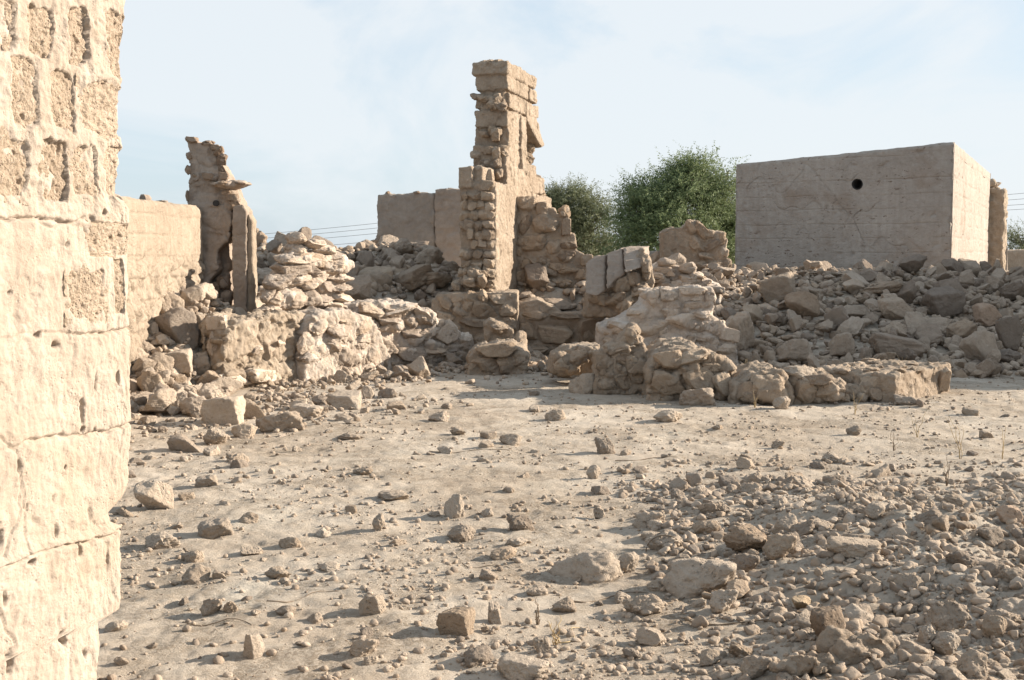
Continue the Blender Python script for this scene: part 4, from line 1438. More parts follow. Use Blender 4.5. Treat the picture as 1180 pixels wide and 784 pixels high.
def build_lines():
    px_pole = [40, 575, 960, 1420]
    tops = [[(268, 279, 273, 286)], ]
    hts = {40: (286, 290, 294, 300), 575: (241, 247, 254, 264), 960: (236, 241, 245, 249), 1420: (196, 204, 213, 220)}
    for k in range(4):
        P = []
        for a, b in zip(px_pole[:-1], px_pole[1:]):
            A, B = W(a, hts[a][k], PY), W(b, hts[b][k], PY)
            n = 24
            for i in range(n + (b == px_pole[-1])):
                t = i / n
                p = A + (B - A) * t
                p[2] -= 4 * 0.28 * t * (1 - t)
                P.append(p)
        v, f = tube(P, 0.012, 5)
        base = np.array(P[0])
        o = link('power_cable', mesh_from('power_cable', np.array(v) - base, f), M['wire'], base)
        tag(o, ('topmost', 'second from top', 'third from top', 'lowest')[k] + ' of four thin overhead cables crossing the sky', 'cable', 'overhead power cables')
    for px, lab in ((575, 'dark utility pole hidden by the tower, carrying the cables'),):
        pass
    for px, y1, y0, d, lab in ((400, 285, 330, 66.5, 'short dark pole tip seen beside the back wall under the cables'),):
        p, q = W(px, y0, d), W(px, y1, d)
        p[2] = 0
        v, f = tube([p, (p + q) / 2, q], [0.11, 0.10, 0.09], 10)
        root = thing('utility_pole', lab, 'pole', p)
        link('pole_shaft', mesh_from('pole_shaft', np.array(v) - p, f), M['pole'], parent=root)
        c = q + np.array([0, 0, -0.06])
        v, f = tube([c - (0.16, 0, 0), c + (0.16, 0, 0)], 0.045, 6)
        link('cross_arm', mesh_from('cross_arm', np.array(v) - p, f), M['pole'], parent=root)
    for k in range(2):
        A, B = W(400, 285.5 + k * 3, 66.5), W(640, 298 + k * 3, 66.5)
        P = [A + (B - A) * t - np.array([0, 0, 0.5 * t * (1 - t)]) for t in np.linspace(0, 1, 16)]
        v, f = tube(P, 0.012, 5)
        o = link('power_cable', mesh_from('power_cable', np.array(v) - P[0], f), M['wire'], P[0])
        tag(o, ('upper', 'lower')[k] + ' thin cable dropping from the short pole behind the back wall', 'cable', 'overhead power cables')


build_lines()

# ------------------------------------------------------------------ loose stones: the ones one can pick out
ADJ = {'angular': 'angular', 'blocky': 'blocky', 'rounded': 'rounded', 'flat': 'flat', 'crumbly': 'crumbly'}
MARKS = []          # (x, y, phrase)
SPOTS = [(-3.0, 14.2, 0.35), (-2.75, 14.7, 0.4), (-2.9, 14.9, 0.4), (-2.1, 15.5, 0.45), (-2.4, 15.9, 0.4), (-1.4, 16.6, 0.4), (-0.3, 15.6, 0.4)]          # (x, y, radius) already taken


# stones whose own colour stands out
TINTS = [('bluish', (0.72, 0.76, 0.84)), ('reddish', (1.0, 0.80, 0.68)), ('yellowish', (1.12, 1.02, 0.80)), ('whitish', (1.22, 1.21, 1.19)), ('white', (1.18, 1.17, 1.15)), ('pale', (1.15, 1.13, 1.1)), ('light', (1.12, 1.1, 1.07)),
         ('dark', (0.72, 0.70, 0.67)), ('brown', (0.86, 0.74, 0.62)), ('browner', (0.86, 0.76, 0.64)), ('grey', (0.88, 0.90, 0.92)), ('greyish', (0.88, 0.90, 0.92)), ('sandy', (1.05, 1.0, 0.92))]


def put(px, py, w, h, kind, label, mat='stone', sink=0.24, name='stone', cat='stone', group=None, D=None, rot=None, tilt=0.0, deep=0.8, mark=None, j=None):
    """stone standing where the photo shows its foot (px, py) with the given width and height in photo pixels"""
    if D is None:
        g = G(px, py)
    else:
        g = W(px, py, D)
    dd = g[1]
    hw, hh = w / FPX * dd / 2, h / FPX * dd / 2
    o = link(name, proto_mesh(kind, random.randrange(5) if j is None else j, M[mat]), None)
    full = hh / (1 - sink)
    o.scale = (hw, max(hw, hh) * deep, full)
    o.rotation_euler = (random.uniform(-.12, .12), -tilt, random.uniform(-0.4, 0.4) if rot is None else rot)
    o.location = (g[0], g[1] + max(hw, hh) * deep * 0.5, g[2] + full * (1 - 2 * sink) )
    tag(o, label, cat, group)
    words = label.replace('-', ' ').split()
    for wd, tint in TINTS:
        if wd in words[:4]:
            o.color = (*[0.5 + 0.5 * c for c in tint], 1)
            break
    SPOTS.append((o.location.x, o.location.y, hw))
    if mark:
        MARKS.append((o.location.x, o.location.y, mark))
    return o


GS = 'loose stones on the sandy ground'
hero = [
    (523, 597, 25, 28, 'rounded', 'upright egg-shaped stone alone on the pale sand', 'egg-shaped stone'),
    (531, 625, 34, 19, 'rounded', 'oval stone lying just below the upright egg-shaped stone', 'oval stone'),
    (600, 611, 33, 19, 'crumbly', 'gritty loaf-like stone beside the oval stone', 'gritty loaf stone'),
    (176, 588, 44, 34, 'angular', 'large pale wedge-shaped stone at the foot of the plaster wall', 'pale wedge stone'),
    (246, 619, 42, 20, 'flat', 'smooth grey lozenge-shaped stone downhill of the pale wedge stone', 'grey lozenge stone'),
    (185, 632, 42, 18, 'crumbly', 'knobbly low stone near the plaster wall beside a stick', 'knobbly low stone'),
    (224, 673, 34, 22, 'rounded', 'rounded buff stone with a dark companion near the plaster wall', 'buff round stone'),
    (253, 667, 18, 10, 'angular', 'little dark wedge touching the rounded buff stone', None),
    (242, 709, 27, 19, 'rounded', 'round light stone paired with a browner one at the lower sand', 'paired light stone'),
    (265, 705, 18, 12, 'crumbly', 'browner half of the paired stones on the lower sand', None),
    (290, 760, 25, 31, 'blocky', 'tall knobbly stone standing upright at the lower edge of sand', 'tall knobbly stone'),
    (417, 757, 34, 20, 'rounded', 'smooth light loaf of stone at the lower edge of sand', 'smooth loaf stone'),
    (428, 709, 34, 24, 'blocky', 'dark squarish stone with a long shadow on bare sand', 'dark squarish stone'),
    (435, 612, 17, 21, 'crumbly', 'small upright two-lobed stone on bare sand', 'two-lobed stone'),
    (452, 577, 40, 11, 'flat', 'long thin flat stone lying on bare sand', 'long thin stone'),
    (333, 632, 28, 13, 'rounded', 'half-buried round hump in the middle of the left sand', 'half-buried hump'),
    (378, 659, 28, 10, 'flat', 'thin tile-like stone with a dark shadow on the sand', 'tile-like stone'),
    (320, 668, 32, 14, 'crumbly', 'crumbling clod beside dry twigs on the sand', 'crumbling clod'),
    (237, 561, 28, 13, 'flat', 'rough low stone above the lozenge-shaped stone', 'rough low stone'),
    (214, 577, 20, 9, 'angular', 'small angular stone next to the pale wedge stone', None),
    (216, 521, 42, 20, 'angular', 'flat-topped angular stone at the foot of the heap by the boundary wall', 'flat-topped stone'),
    (248, 513, 32, 20, 'crumbly', 'lumpy two-part stone beside the flat-topped stone', 'lumpy stone'),
    (279, 505, 32, 16, 'flat', 'smooth pale flat stone under the whitish split boulder', 'smooth flat stone'),
    (255, 489, 48, 32, 'blocky', 'whitish split boulder in front of the big square block', 'whitish split boulder'),
    (292, 483, 32, 24, 'angular', 'plain triangular stone leaning on the whitish split boulder', 'triangular stone'),
    (322, 497, 52, 22, 'flat', 'broad flat slab stone in front of the big square block', 'broad slab stone'),
    (352, 482, 42, 16, 'flat', 'shallow curved slab beyond the broad flat slab stone', 'curved slab'),
    (398, 471, 44, 19, 'blocky', 'grey rough-topped block on the sand before the chalky lump', 'rough-topped block'),
    (424, 459, 16, 15, 'blocky', 'small cube-like stone behind the grey rough-topped block', None),
    (446, 459, 26, 12, 'rounded', 'smooth grey mound-shaped stone below the rubble ridge', 'smooth mound stone'),
    (403, 507, 32, 8, 'flat', 'thin flake of stone lying on the sand by the rough-topped block', 'thin flake'),
    (505, 486, 24, 11, 'crumbly', 'low crumbly stone on open sand under the rubble ridge', 'low crumbly stone'),
    (418, 548, 24, 10, 'crumbly', 'little crumbly lump alone on the scuffed sand', 'little lump'),
    (132, 730, 26, 13, 'rounded', 'pale flattened stone against the foot of the plaster wall', 'pale flattened stone'),
    (285, 604, 24, 13, 'rounded', 'pale half-round stone beside the grey lozenge-shaped stone', None),
    (329, 710, 24, 11, 'rounded', 'flattened hump of earth between the dark squarish and paired stones', None),
    (405, 592, 15, 10, 'angular', 'small dark chip left of the two-lobed stone', None),
    (596, 630, 26, 10, 'flat', 'thin low stone just below the gritty loaf stone', None),
    (525, 732, 42, 30, 'blocky', 'broken brick-like chunk at the lower sand with a chipped top', 'brick-like chunk'),
    (570, 720, 17, 24, 'blocky', 'upright stubby stone next to the broken brick-like chunk', 'stubby stone'),
    (624, 752, 21, 18, 'angular', 'small pointed stone among dry stalks at the lower sand', 'small pointed stone'),
    (603, 784, 64, 24, 'flat', 'wide flat boulder cut by the bottom frame edge', 'wide flat boulder'),
    (684, 552, 17, 16, 'rounded', 'small upright stone in the middle of the sand field', 'small upright stone'),
    (698, 523, 24, 19, 'crumbly', 'rough greyish stone with small ones beside it in mid sand', 'rough greyish stone'),
    (691, 597, 15, 13, 'blocky', 'grey cube-like stone at the edge of the stone heap', None),
    (640, 485, 24, 13, 'rounded', 'low smooth stone on open sand before the jagged pinnacle', 'low smooth stone'),
    (588, 513, 28, 13, 'flat', 'flat dark-edged stone in the middle of open sand', 'dark-edged stone'),
    (528, 502, 19, 10, 'crumbly', 'small rough stone uphill on the open sand', None),
    (673, 454, 35, 24, 'rounded', 'smooth plump boulder resting before the low foundation', 'plump boulder'),
    (655, 436, 34, 14, 'flat', 'pale flat stone tucked behind the smooth plump boulder', None),
    (800, 560, 20, 16, 'angular', 'dark bluish stone on sand above the stone heap', 'dark bluish stone'),
    (860, 541, 22, 14, 'blocky', 'two-tone pale stone alone above the stone heap', 'two-tone stone'),
    (770, 487, 34, 14, 'rounded', 'earthy pale lump on the sand below the eroded foundation', 'earthy lump'),
    (805, 467, 44, 20, 'flat', 'gritty slab stone at the foot of the eroded foundation', 'gritty slab'),
    (782, 460, 34, 16, 'rounded', 'round-edged stone beside the gritty slab stone', None),
    (901, 472, 20, 15, 'rounded', 'small round stone at the foot of the rounded foundation', 'small round stone'),
    (1048, 467, 34, 11, 'crumbly', 'long low stone in front of the squared wall end', 'long low stone'),
    (985, 502, 18, 12, 'crumbly', 'small grey lump among dry stalks on the far sand', 'small grey lump'),
    (896, 517, 16, 9, 'rounded', 'little dark stone on the empty sand above the two-tone stone', None),
    (1120, 479, 20, 9, 'flat', 'low dark flat stone on the sand near the frame edge', None),
    (1138, 505, 18, 9, 'angular', 'small angular stone on the sand by the thin dry stalks', None),
    (1025, 543, 18, 9, 'blocky', 'bluish little stone just above the stone heap', None),
]
for px, py, w, h, k, lab, mk in hero:
    put(px, py, w, h, k, lab, group=GS, mark=mk)
# the tilted slab stone on the foundation
put(924, 439, 42, 17, 'flat', 'tilted oval slab stone lying on top of the rounded foundation', D=12.75, tilt=-0.16, sink=0.1, mark='tilted slab stone', group='loose stones on the ruins', rot=0.1, j=2)

HG = 'stones of the low heap at the lower right'
heap = [
    (805, 685, 90, 40, 'rounded', 'largest smooth dome-shaped boulder at the rim of the stone heap', 'dome boulder', 0.3),
    (677, 668, 84, 30, 'rounded', 'long half-buried boulder like a whale back on the sand', 'whale-back boulder', 0.4),
    (724, 662, 26, 25, 'rounded', 'plump round stone wedged beside the whale-back boulder', 'plump round stone', 0.1),
    (833, 706, 36, 26, 'rounded', 'round fist-like stone just below the dome boulder', 'fist-like stone', 0.15),
    (851, 692, 30, 22, 'angular', 'brown sharp-edged stone touching the dome boulder', 'brown sharp stone', 0.15),
    (744, 710, 50, 22, 'crumbly', 'two-part gritty stone on dry grass below the whale-back boulder', 'gritty double stone', 0.25),
    (751, 744, 36, 20, 'blocky', 'small block of stone below the gritty double stone', 'small block', 0.2),
    (819, 768, 26, 18, 'angular', 'grey pointed stone near the frame bottom', 'grey pointed stone', 0.2),
    (871, 782, 38, 26, 'rounded', 'large round-topped stone at the frame bottom', 'round-topped stone', 0.2),
    (925, 781, 34, 26, 'rounded', 'egg-like grey stone beside the big eroded mud lump', 'egg-like grey stone', 0.15),
    (899, 645, 40, 30, 'rounded', 'big smooth cobble standing proud of the heap', 'big smooth cobble', 0.15),
    (866, 637, 62, 30, 'crumbly', 'wide knobbly brown stone at the upper rim of the heap', 'wide knobbly stone', 0.25),
    (987, 643, 64, 20, 'flat', 'broad pale flat stone in the middle of the heap', 'broad pale flat stone', 0.15),
    (925, 704, 30, 17, 'angular', 'yellowish wedge on the heap slope', 'yellowish wedge', 0.15),
    (955, 738, 42, 38, 'angular', 'brown shield-shaped stone propped on the mud lump', 'shield-shaped stone', 0.15),
    (1070, 750, 20, 30, 'flat', 'upright leaf-shaped stone leaning beside the mud lump', 'leaf-shaped stone', 0.1),
    (1092, 757, 34, 28, 'rounded', 'egg-shaped grey stone right below the leaf-shaped stone', 'grey egg stone', 0.1),
    (1149, 738, 30, 28, 'rounded', 'dark grey round stone near the right frame edge', 'dark grey round stone', 0.1),
    (1143, 626, 30, 18, 'angular', 'grey split stone high on the heap near the frame edge', 'grey split stone', 0.15),
    (1170, 672, 32, 17, 'flat', 'long flat stone at the right frame edge', 'long flat stone', 0.15),
    (1085, 613, 28, 20, 'angular', 'pointed stone near the top of the heap', 'pointed heap stone', 0.15),
    (1167, 604, 34, 22, 'blocky', 'reddish block at the heap top by the frame edge', 'reddish block', 0.15),
    (768, 634, 44, 20, 'crumbly', 'earthy lump with a thin wire hoop beside it', 'earthy heap lump', 0.3),
    (745, 608, 36, 18, 'rounded', 'smooth buried cobble at the thin edge of the heap', 'buried cobble', 0.35),
    (650, 706, 30, 16, 'crumbly', 'low rough stone near the gritty double stone', 'low rough stone', 0.2),
    (860, 660, 34, 22, 'rounded', 'rounded cobble between the dome boulder and big smooth cobble', 'rounded cobble', 0.2),
    (1123, 780, 36, 30, 'rounded', 'round pale stone at the bottom corner of the heap', 'round corner stone', 0.15),
    (1010, 600, 30, 20, 'rounded', 'smooth grey stone along the upper rim of the heap', 'smooth rim stone', 0.15),
]
for px, py, w, h, k, lab, mk, sk in heap:
    put(px, py, w, h, k, lab, group=HG, mark=mk, sink=sk)

# big eroded mud lump at the bottom
S = Solid()
g = G(985, 774)
for dx, dy, hx, hy, hz in [(0.8 * t[0], 0.7 * t[1], 0.72 * t[2], 0.6 * t[3], 0.42 * t[4]) for t in ((-0.26, -0.02, 0.16, 0.10, 0.07), (-0.12, 0.0, 0.16, 0.11, 0.10), (0.02, 0.05, 0.13, 0.12, 0.17), (0.11, 0.1, 0.12, 0.10, 0.22), (0.19, 0.14, 0.07, 0.07, 0.19), (0.0, 0.18, 0.14, 0.1, 0.2))]:
    S.rock((g[0] + dx, g[1] + 0.06 + dy, g[2] + hz * 0.45), (hx, hy, hz * 0.8), (0, 0, random.random()), 'angular')
S.inst = []
o = single('mud_lump', 'large eroded lump of dried mud with a stepped top at the frame bottom', 'mud lump', S, M['mud'], 0.007, 0.012, 9, 0.014, HG)
MARKS.append((g[0], g[1] + 0.1, 'eroded mud lump'))
SPOTS.append((g[0], g[1] + 0.1, 0.22))

# big pieces on the rubble slope before the house
RG = 'broken blocks on the rubble slope before the house'
pile = [
    (853, 385, 27, 46, 'flat', 'tall pale slab standing on edge at the foot of the rubble slope', 'standing slab', 16.8, 0.1),
    (898, 336, 42, 30, 'blocky', 'dark squarish block high on the rubble slope', 'dark high block', 19.0, 0.2),
    (927, 355, 38, 34, 'angular', 'rough brown chunk under the dark squarish block', 'rough brown chunk', 18.2, 0.1),
    (1033, 357, 34, 27, 'blocky', 'pale face-like chunk midway up the rubble slope', 'pale face-like chunk', 18.3, 0.2),
    (1091, 341, 44, 32, 'blocky', 'big square grey slab tilted toward the sky on the slope', 'big grey slab', 18.8, 0.3),
    (1021, 336, 62, 17, 'flat', 'long flat slab high on the slope pointing sideways', 'long high slab', 19.4, 0.2),
    (1038, 410, 64, 26, 'blocky', 'long beam-like block with a squared end low on the slope', 'beam-like block', 16.5, -0.1),
    (1131, 415, 44, 40, 'angular', 'biggest angular boulder at the foot of the slope', 'biggest angular boulder', 16.3, 0.1),
    (1111, 379, 36, 27, 'flat', 'pale broken slab with a bright face above the biggest boulder', 'pale broken slab', 17.4, 0.25),
    (1162, 416, 42, 18, 'flat', 'flat grey block beside the biggest angular boulder', 'flat grey block', 16.4, 0.0),
    (966, 368, 27, 23, 'blocky', 'square tilted stone in the middle of the rubble slope', 'square tilted stone', 17.8, 0.5),
    (985, 332, 28, 17, 'angular', 'pale wedge high on the slope above the tilted stone', 'pale high wedge', 19.5, 0.3),
    (1020, 304, 18, 16, 'crumbly', 'small ragged stone on the crest of the slope against the house', 'ragged crest stone', 21.8, 0.3),
    (1080, 363, 42, 15, 'flat', 'low flat slab under the big square grey slab', 'low flat slab', 17.9, 0.1),
    (918, 412, 42, 28, 'blocky', 'blocky stone with stringy dry roots low on the slope', 'rooty block', 16.2, 0.0),
    (972, 406, 32, 30, 'blocky', 'squat block beside the long beam-like block', 'squat block', 16.5, 0.1),
    (985, 358, 40, 18, 'angular', 'grey wedge below the long high slab', 'grey wedge', 18.2, 0.2),
    (1035, 375, 34, 20, 'rounded', 'rounded stone above the long beam-like block', 'rounded slope stone', 17.5, 0.0),
    (1140, 350, 32, 26, 'angular', 'reddish brown chunk near the frame edge on the slope', 'reddish chunk', 18.4, 0.2),
    (1000, 318, 26, 16, 'blocky', 'broken tile-like block near the slope crest', 'crest block', 20.6, 0.5),
    (950, 315, 46, 9, 'flat', 'wide pale slab lying flat near the crest below the house wall', 'wide crest slab', 20.8, 0.0),
    (868, 342, 26, 24, 'angular', 'sandy pyramid-shaped stone above the standing slab', 'pyramid stone', 18.0, 0.1),
    (1166, 385, 30, 40, 'angular', 'tall dark stone cut by the frame edge above the flat grey block', 'tall dark edge stone', 17.0, 0.1),
]
for px, py, w, h, k, lab, mk, D, tl in pile:
    o = put(px, py, w, h, k, lab, 'rub', name='rubble_block', cat='rubble block', group=RG, D=D, tilt=tl, mark=mk, sink=0.1)
    o.location.z = max(o.location.z, gz1(o.location.x, o.location.y) + o.scale.z * 0.35) if o.location.z < gz1(o.location.x, o.location.y) + o.scale.z * 0.2 else min(o.location.z, gz1(o.location.x, o.location.y) + o.scale.z * 1.0)


# ------------------------------------------------------------------ the rest of the loose stones
def relation(x, y):
    best, nm = 1e9, None
    for mx, my, ph in MARKS:
        d = (x - mx) ** 2 + ((y - my) * 0.8) ** 2
        if d < best:
            best, nm, q = d, ph, (x - mx, y - my)
    d = math.sqrt(best)
    dx, dy = q
    if abs(dx) > abs(dy) * 0.9:
        side = 'right of' if dx > 0 else 'left of'
    else:
        side = 'behind' if dy > 0 else 'in front of'
    near = 'touching distance ' if d < 0.25 else ('just ' if d < 0.5 else ('some way ' if d < 1.0 else 'well '))
    if near.startswith('touching'):
        near = 'close '
    return f'{near}{side} the {nm}'


def sizeword(r):
    return 'tiny' if r < 0.035 else 'small' if r < 0.06 else 'fist-sized' if r < 0.09 else 'head-sized' if r < 0.15 else 'large' if r < 0.24 else 'very large'


def loose(n, sampler, size, mat, name, cat, group, where, kinds, lift=0.0, stack=0.0, free=0.8, sink=0.0):
    done, tries = 0, 0
    while done < n and tries < n * 40:
        tries += 1
        x, y = sampler()
        r = size()
        # seen by the camera at all?
        px = 590 + FPX * x / y
        if not -15 < px < 1195:
            continue
        if any((x - a) ** 2 + (y - b) ** 2 < (free * (r + c)) ** 2 for a, b, c in SPOTS):
            continue
        k = random.choice(kinds)
        o = link(name, proto_mesh(k, random.randrange(5), M[mat]), None)
        hz = r * (0.45 if k == 'flat' else random.uniform(0.6, 0.9))
        o.scale = (r * random.uniform(0.9, 1.3), r * random.uniform(0.8, 1.1), hz)
        o.rotation_euler = (random.gauss(0, 0.18 + stack), random.gauss(0, 0.18 + stack), random.uniform(0, 6.28))
        o.location = (x, y, gz1(x, y) + hz * (random.uniform(0.25, 0.6) - sink) + (random.uniform(0, lift) if lift else 0))
        tag(o, f'{sizeword(r)} {ADJ[k]} {cat} {where} {relation(x, y)}', cat, group)
        SPOTS.append((x, y, r))
        done += 1


U = random.uniform


def heap_pt():
    while True:
        y = U(3.7, 8.3) if random.random() < 0.93 else U(7.8, 9.2)
        x = U(0.7, 0.46 * y)
        if x > 0.95 + 0.35 * noise(np.array([[y * 1.3, 2.2, 0.1]]))[0] - 0.04 * (y - 5) or random.random() < 0.16:
            return x, y


loose(225, heap_pt, lambda: 0.026 + 0.062 * random.random() ** 2.4, 'stone', 'heap_stone', 'stone', HG, 'in the heap', ('rounded', 'rounded', 'rounded', 'crumbly', 'crumbly', 'blocky'), lift=0.0, stack=0.2, free=0.66, sink=0.42)


def sand_pt():
    while True:
        y = 4.6 * math.exp(random.random() * 1.12)
        x = U(-0.42 * y, 0.43 * y)
        if x < -1.6 - 0.05 * (y - 5) and y < 6:
            continue
        if y < np.interp(x, _x, _yf) + 0.4 and random.random() < (0.55 if x < 2 else 0.4):
            return x, y


loose(190, sand_pt, lambda: 0.016 + 0.055 * random.random() ** 2.6, 'stone', 'stone', 'stone', GS, 'on the sand', ('rounded', 'crumbly', 'rounded', 'crumbly', 'blocky', 'flat', 'angular'), free=1.1, sink=0.3)


def pile_pt():
    while True:
        x, y = U(2.6, 9.5), U(15.2, 22.6)
        if y > np.interp(x, _x, _yf) - 0.1 and x < 0.43 * y:
            return x, y


loose(277, pile_pt, lambda: 0.065 + 0.165 * random.random() ** 2.8, 'rub', 'rubble_block', 'block', RG, 'on the slope', ('angular', 'blocky', 'angular', 'flat', 'flat'), lift=0.17, stack=0.5, free=0.6)

LG = 'tumbled stones at the foot of the boundary wall'
for px, py, w, h, k, lab, mk in [
    (200, 395, 54, 40, 'angular', 'large smooth grey boulder lying against the boundary wall heap', 'large grey boulder'),
    (190, 372, 44, 36, 'angular', 'white-topped boulder high on the heap under the boundary wall', 'white-topped boulder'),
    (227, 385, 34, 24, 'blocky', 'dark brown squarish stone between the boundary wall heap and the square block', 'brown squarish stone'),
    (178, 432, 40, 26, 'rounded', 'round buff stone low on the heap beside the plaster wall edge', 'buff heap stone'),
    (228, 435, 34, 30, 'flat', 'long slanting slab leaning toward the big square block', 'slanting slab'),
    (204, 425, 32, 22, 'blocky', 'block-shaped stone in the middle of the boundary wall heap', 'heap middle block'),
    (172, 460, 34, 34, 'angular', 'broken pale stone at the bottom of the boundary wall heap', 'broken pale stone'),
    (165, 410, 30, 18, 'flat', 'flat pale stone poking out beside the plaster wall edge', 'flat pale stone'),
    (210, 462, 34, 22, 'crumbly', 'crumbly whitish stone at the toe of the boundary wall heap', 'whitish toe stone'),
]:
    put(px, py, w, h, k, lab, group=LG, mark=mk, name='tumbled_stone')


def left_pt():
    while True:
        x, y = U(-4.2, -2.9), U(11.8, 15.6)
        if x > -0.345 * y and x < -3.02 - 0.16 * (y - 12.5):
            return x, y


loose(75, left_pt, lambda: 0.06 + 0.11 * random.random() ** 1.6, 'stone', 'tumbled_stone', 'stone', LG, 'in the left heap', ('rounded', 'angular', 'blocky', 'rounded'), lift=0.10, stack=0.3, free=0.6)

def spill_pt():
    while True:
        x, y = random.gauss(-2.7, 0.8), 13.4 - abs(random.gauss(0, 1.5))
        if x > -0.345 * y and y > 8.5:
            return x, y


loose(60, spill_pt, lambda: 0.03 + 0.07 * random.random() ** 2.0, 'stone', 'tumbled_stone', 'stone', LG, 'spilled', ('rounded', 'angular', 'blocky', 'flat', 'crumbly'), free=0.8, sink=0.15)
FG = 'fallen stones along the foot of the ruins'


def foot_pt():
    while True:
        x = U(-2.9, 4.6)
        y = float(np.interp(x, _x, _yf)) + random.gauss(-1.0, 1.0)
        if y > 11.8:
            return x, y


for mx, my, ph in ((-2.5, 14.6, 'big square block'), (-1.95, 15.4, 'chalky lump'), (-1.1, 16.6, 'rubble ridge'), (-0.1, 15.9, 'angular block'), (1.2, 13.9, 'jagged pinnacle'), (0.8, 14.6, 'low foundation'), (1.95, 13.3, 'eroded foundation'), (2.7, 12.9, 'rounded foundation'), (3.2, 13, 'crumbled foundation'), (4.2, 13.3, 'squared wall end'), (-2.6, 15.7, 'chalky stump'), (1.6, 17.5, 'vault fragment')):
    MARKS.append((mx, my, ph))
loose(150, foot_pt, lambda: 0.04 + 0.11 * random.random() ** 2.0, 'stone', 'fallen_stone', 'stone', FG, 'fallen', ('rounded', 'angular', 'blocky', 'crumbly', 'flat'), lift=0.03, stack=0.25, free=0.7)


def gap_pt():
    return U(-1.0, 1.1), U(15.9, 18.0)


loose(48, gap_pt, lambda: 0.05 + 0.12 * random.random() ** 1.7, 'stone', 'fallen_stone', 'stone', FG, 'fallen', ('angular', 'blocky', 'angular', 'flat'), lift=0.05, stack=0.35, free=0.55)


def terrace_pt():
    while True:
        x, y = U(-5.8, 2.8), U(16.8, 22.8)
        if x < -3.9 and y < 18.6:
            continue
        if y > np.interp(x, _x, _yf) + (0.35 if x > 0.1 else 1.2) and not (-0.8 < x < 0.15 and 17.6 < y < 22):
            return x, y


loose(190, terrace_pt, lambda: 0.10 + 0.16 * random.random() ** 1.8, 'rub', 'terrace_stone', 'stone', 'stones on the raised rubble around the tower', 'on the raised rubble', ('angular', 'blocky', 'rounded', 'flat'), lift=0.15, stack=0.4, free=0.62)


# ------------------------------------------------------------------ gravel nobody could count
def gravel(name, n, sampler, size, protos, mat, lift=0.0):
    V, F, m = [], [], 0
    pts = np.array([sampler() for _ in range(n)])
    zz = gz(pts[:, 0], pts[:, 1])
    for (x, y), z in zip(pts, zz):
        v, f = protos[random.randrange(len(protos))]
        r = size(x, y)
        rot = np.array(Euler((U(-.5, .5), U(-.5, .5), U(0, 6.28))).to_matrix())
        q = (v * np.array([r * U(0.8, 1.3), r * U(0.8, 1.2), r * U(0.5, 0.9)])) @ rot.T + np.array([x, y, z + r * 0.25 + (U(0, lift) if lift else 0)])
        V.append(q)
        F.append(f + m)
        m += len(v)
    o = link(name, mesh_from(name, np.vstack(V), np.vstack(F)), M[mat])
    tag(o, kind='stuff')


def grit_pt():
    y = 4.4 * math.exp(random.random() ** 1.25 * 1.25)
    return U(-0.42 * y, 0.44 * y), y


def patch_pt():
    while True:
        x, y = grit_pt()
        if noise(np.array([[x * 1.1, y * 0.9, 5.0]]))[0] + 0.25 * (x > 0.2) > 0.05:
            return x, y


gravel('gravel', 8500, lambda: patch_pt() if random.random() < 0.7 else grit_pt(), lambda x, y: 0.004 + 0.016 * random.random() ** 3, TINY, 'gravel')
gravel('heap_gravel', 4200, heap_pt, lambda x, y: 0.006 + 0.030 * random.random() ** 2.4, LOW, 'gravel')
gravel('slope_rubble', 3000, pile_pt, lambda x, y: 0.025 + 0.075 * random.random() ** 1.9, LOW, 'gravel', 0.06)
gravel('heap_rubble', 900, left_pt, lambda x, y: 0.02 + 0.05 * random.random() ** 1.6, LOW, 'gravel', 0.05)
gravel('spilled_gravel', 900, spill_pt, lambda x, y: 0.008 + 0.028 * random.random() ** 2, LOW, 'gravel')
gravel('gap_rubble', 500, gap_pt, lambda x, y: 0.02 + 0.05 * random.random() ** 1.6, LOW, 'gravel', 0.04)
gravel('foot_rubble', 2000, foot_pt, lambda x, y: 0.012 + 0.04 * random.random() ** 1.8, LOW, 'gravel', 0.02)
gravel('terrace_rubble', 2600, terrace_pt, lambda x, y: 0.03 + 0.07 * random.random() ** 1.6, LOW, 'gravel', 0.08)


# ------------------------------------------------------------------ twigs, stalks and a wire hoop
def stick(px, py, L, ang, r, label, bend=0.1, mat='twig', name='dry_stick', rise=0.01, group='dry sticks on the sand'):
    g = G(px, py)
    d = np.array([math.cos(ang), math.sin(ang), 0])
    pr = np.array([-d[1], d[0], 0])
    P = []
    for t in np.linspace(-0.5, 0.5, 9):
        p = g + d * L * t + pr * bend * L * math.sin(t * 5)
        p[2] = gz1(p[0], p[1]) + r * 0.6 + rise * (0.5 + math.sin(t * 9)) * 0.5
        P.append(p)
    v, f = tube(P, np.linspace(r, r * 0.5, 9), 6)
    o = link(name, mesh_from(name, np.array(v) - g, f), M[mat], g)
    tag(o, label, 'stick', group)


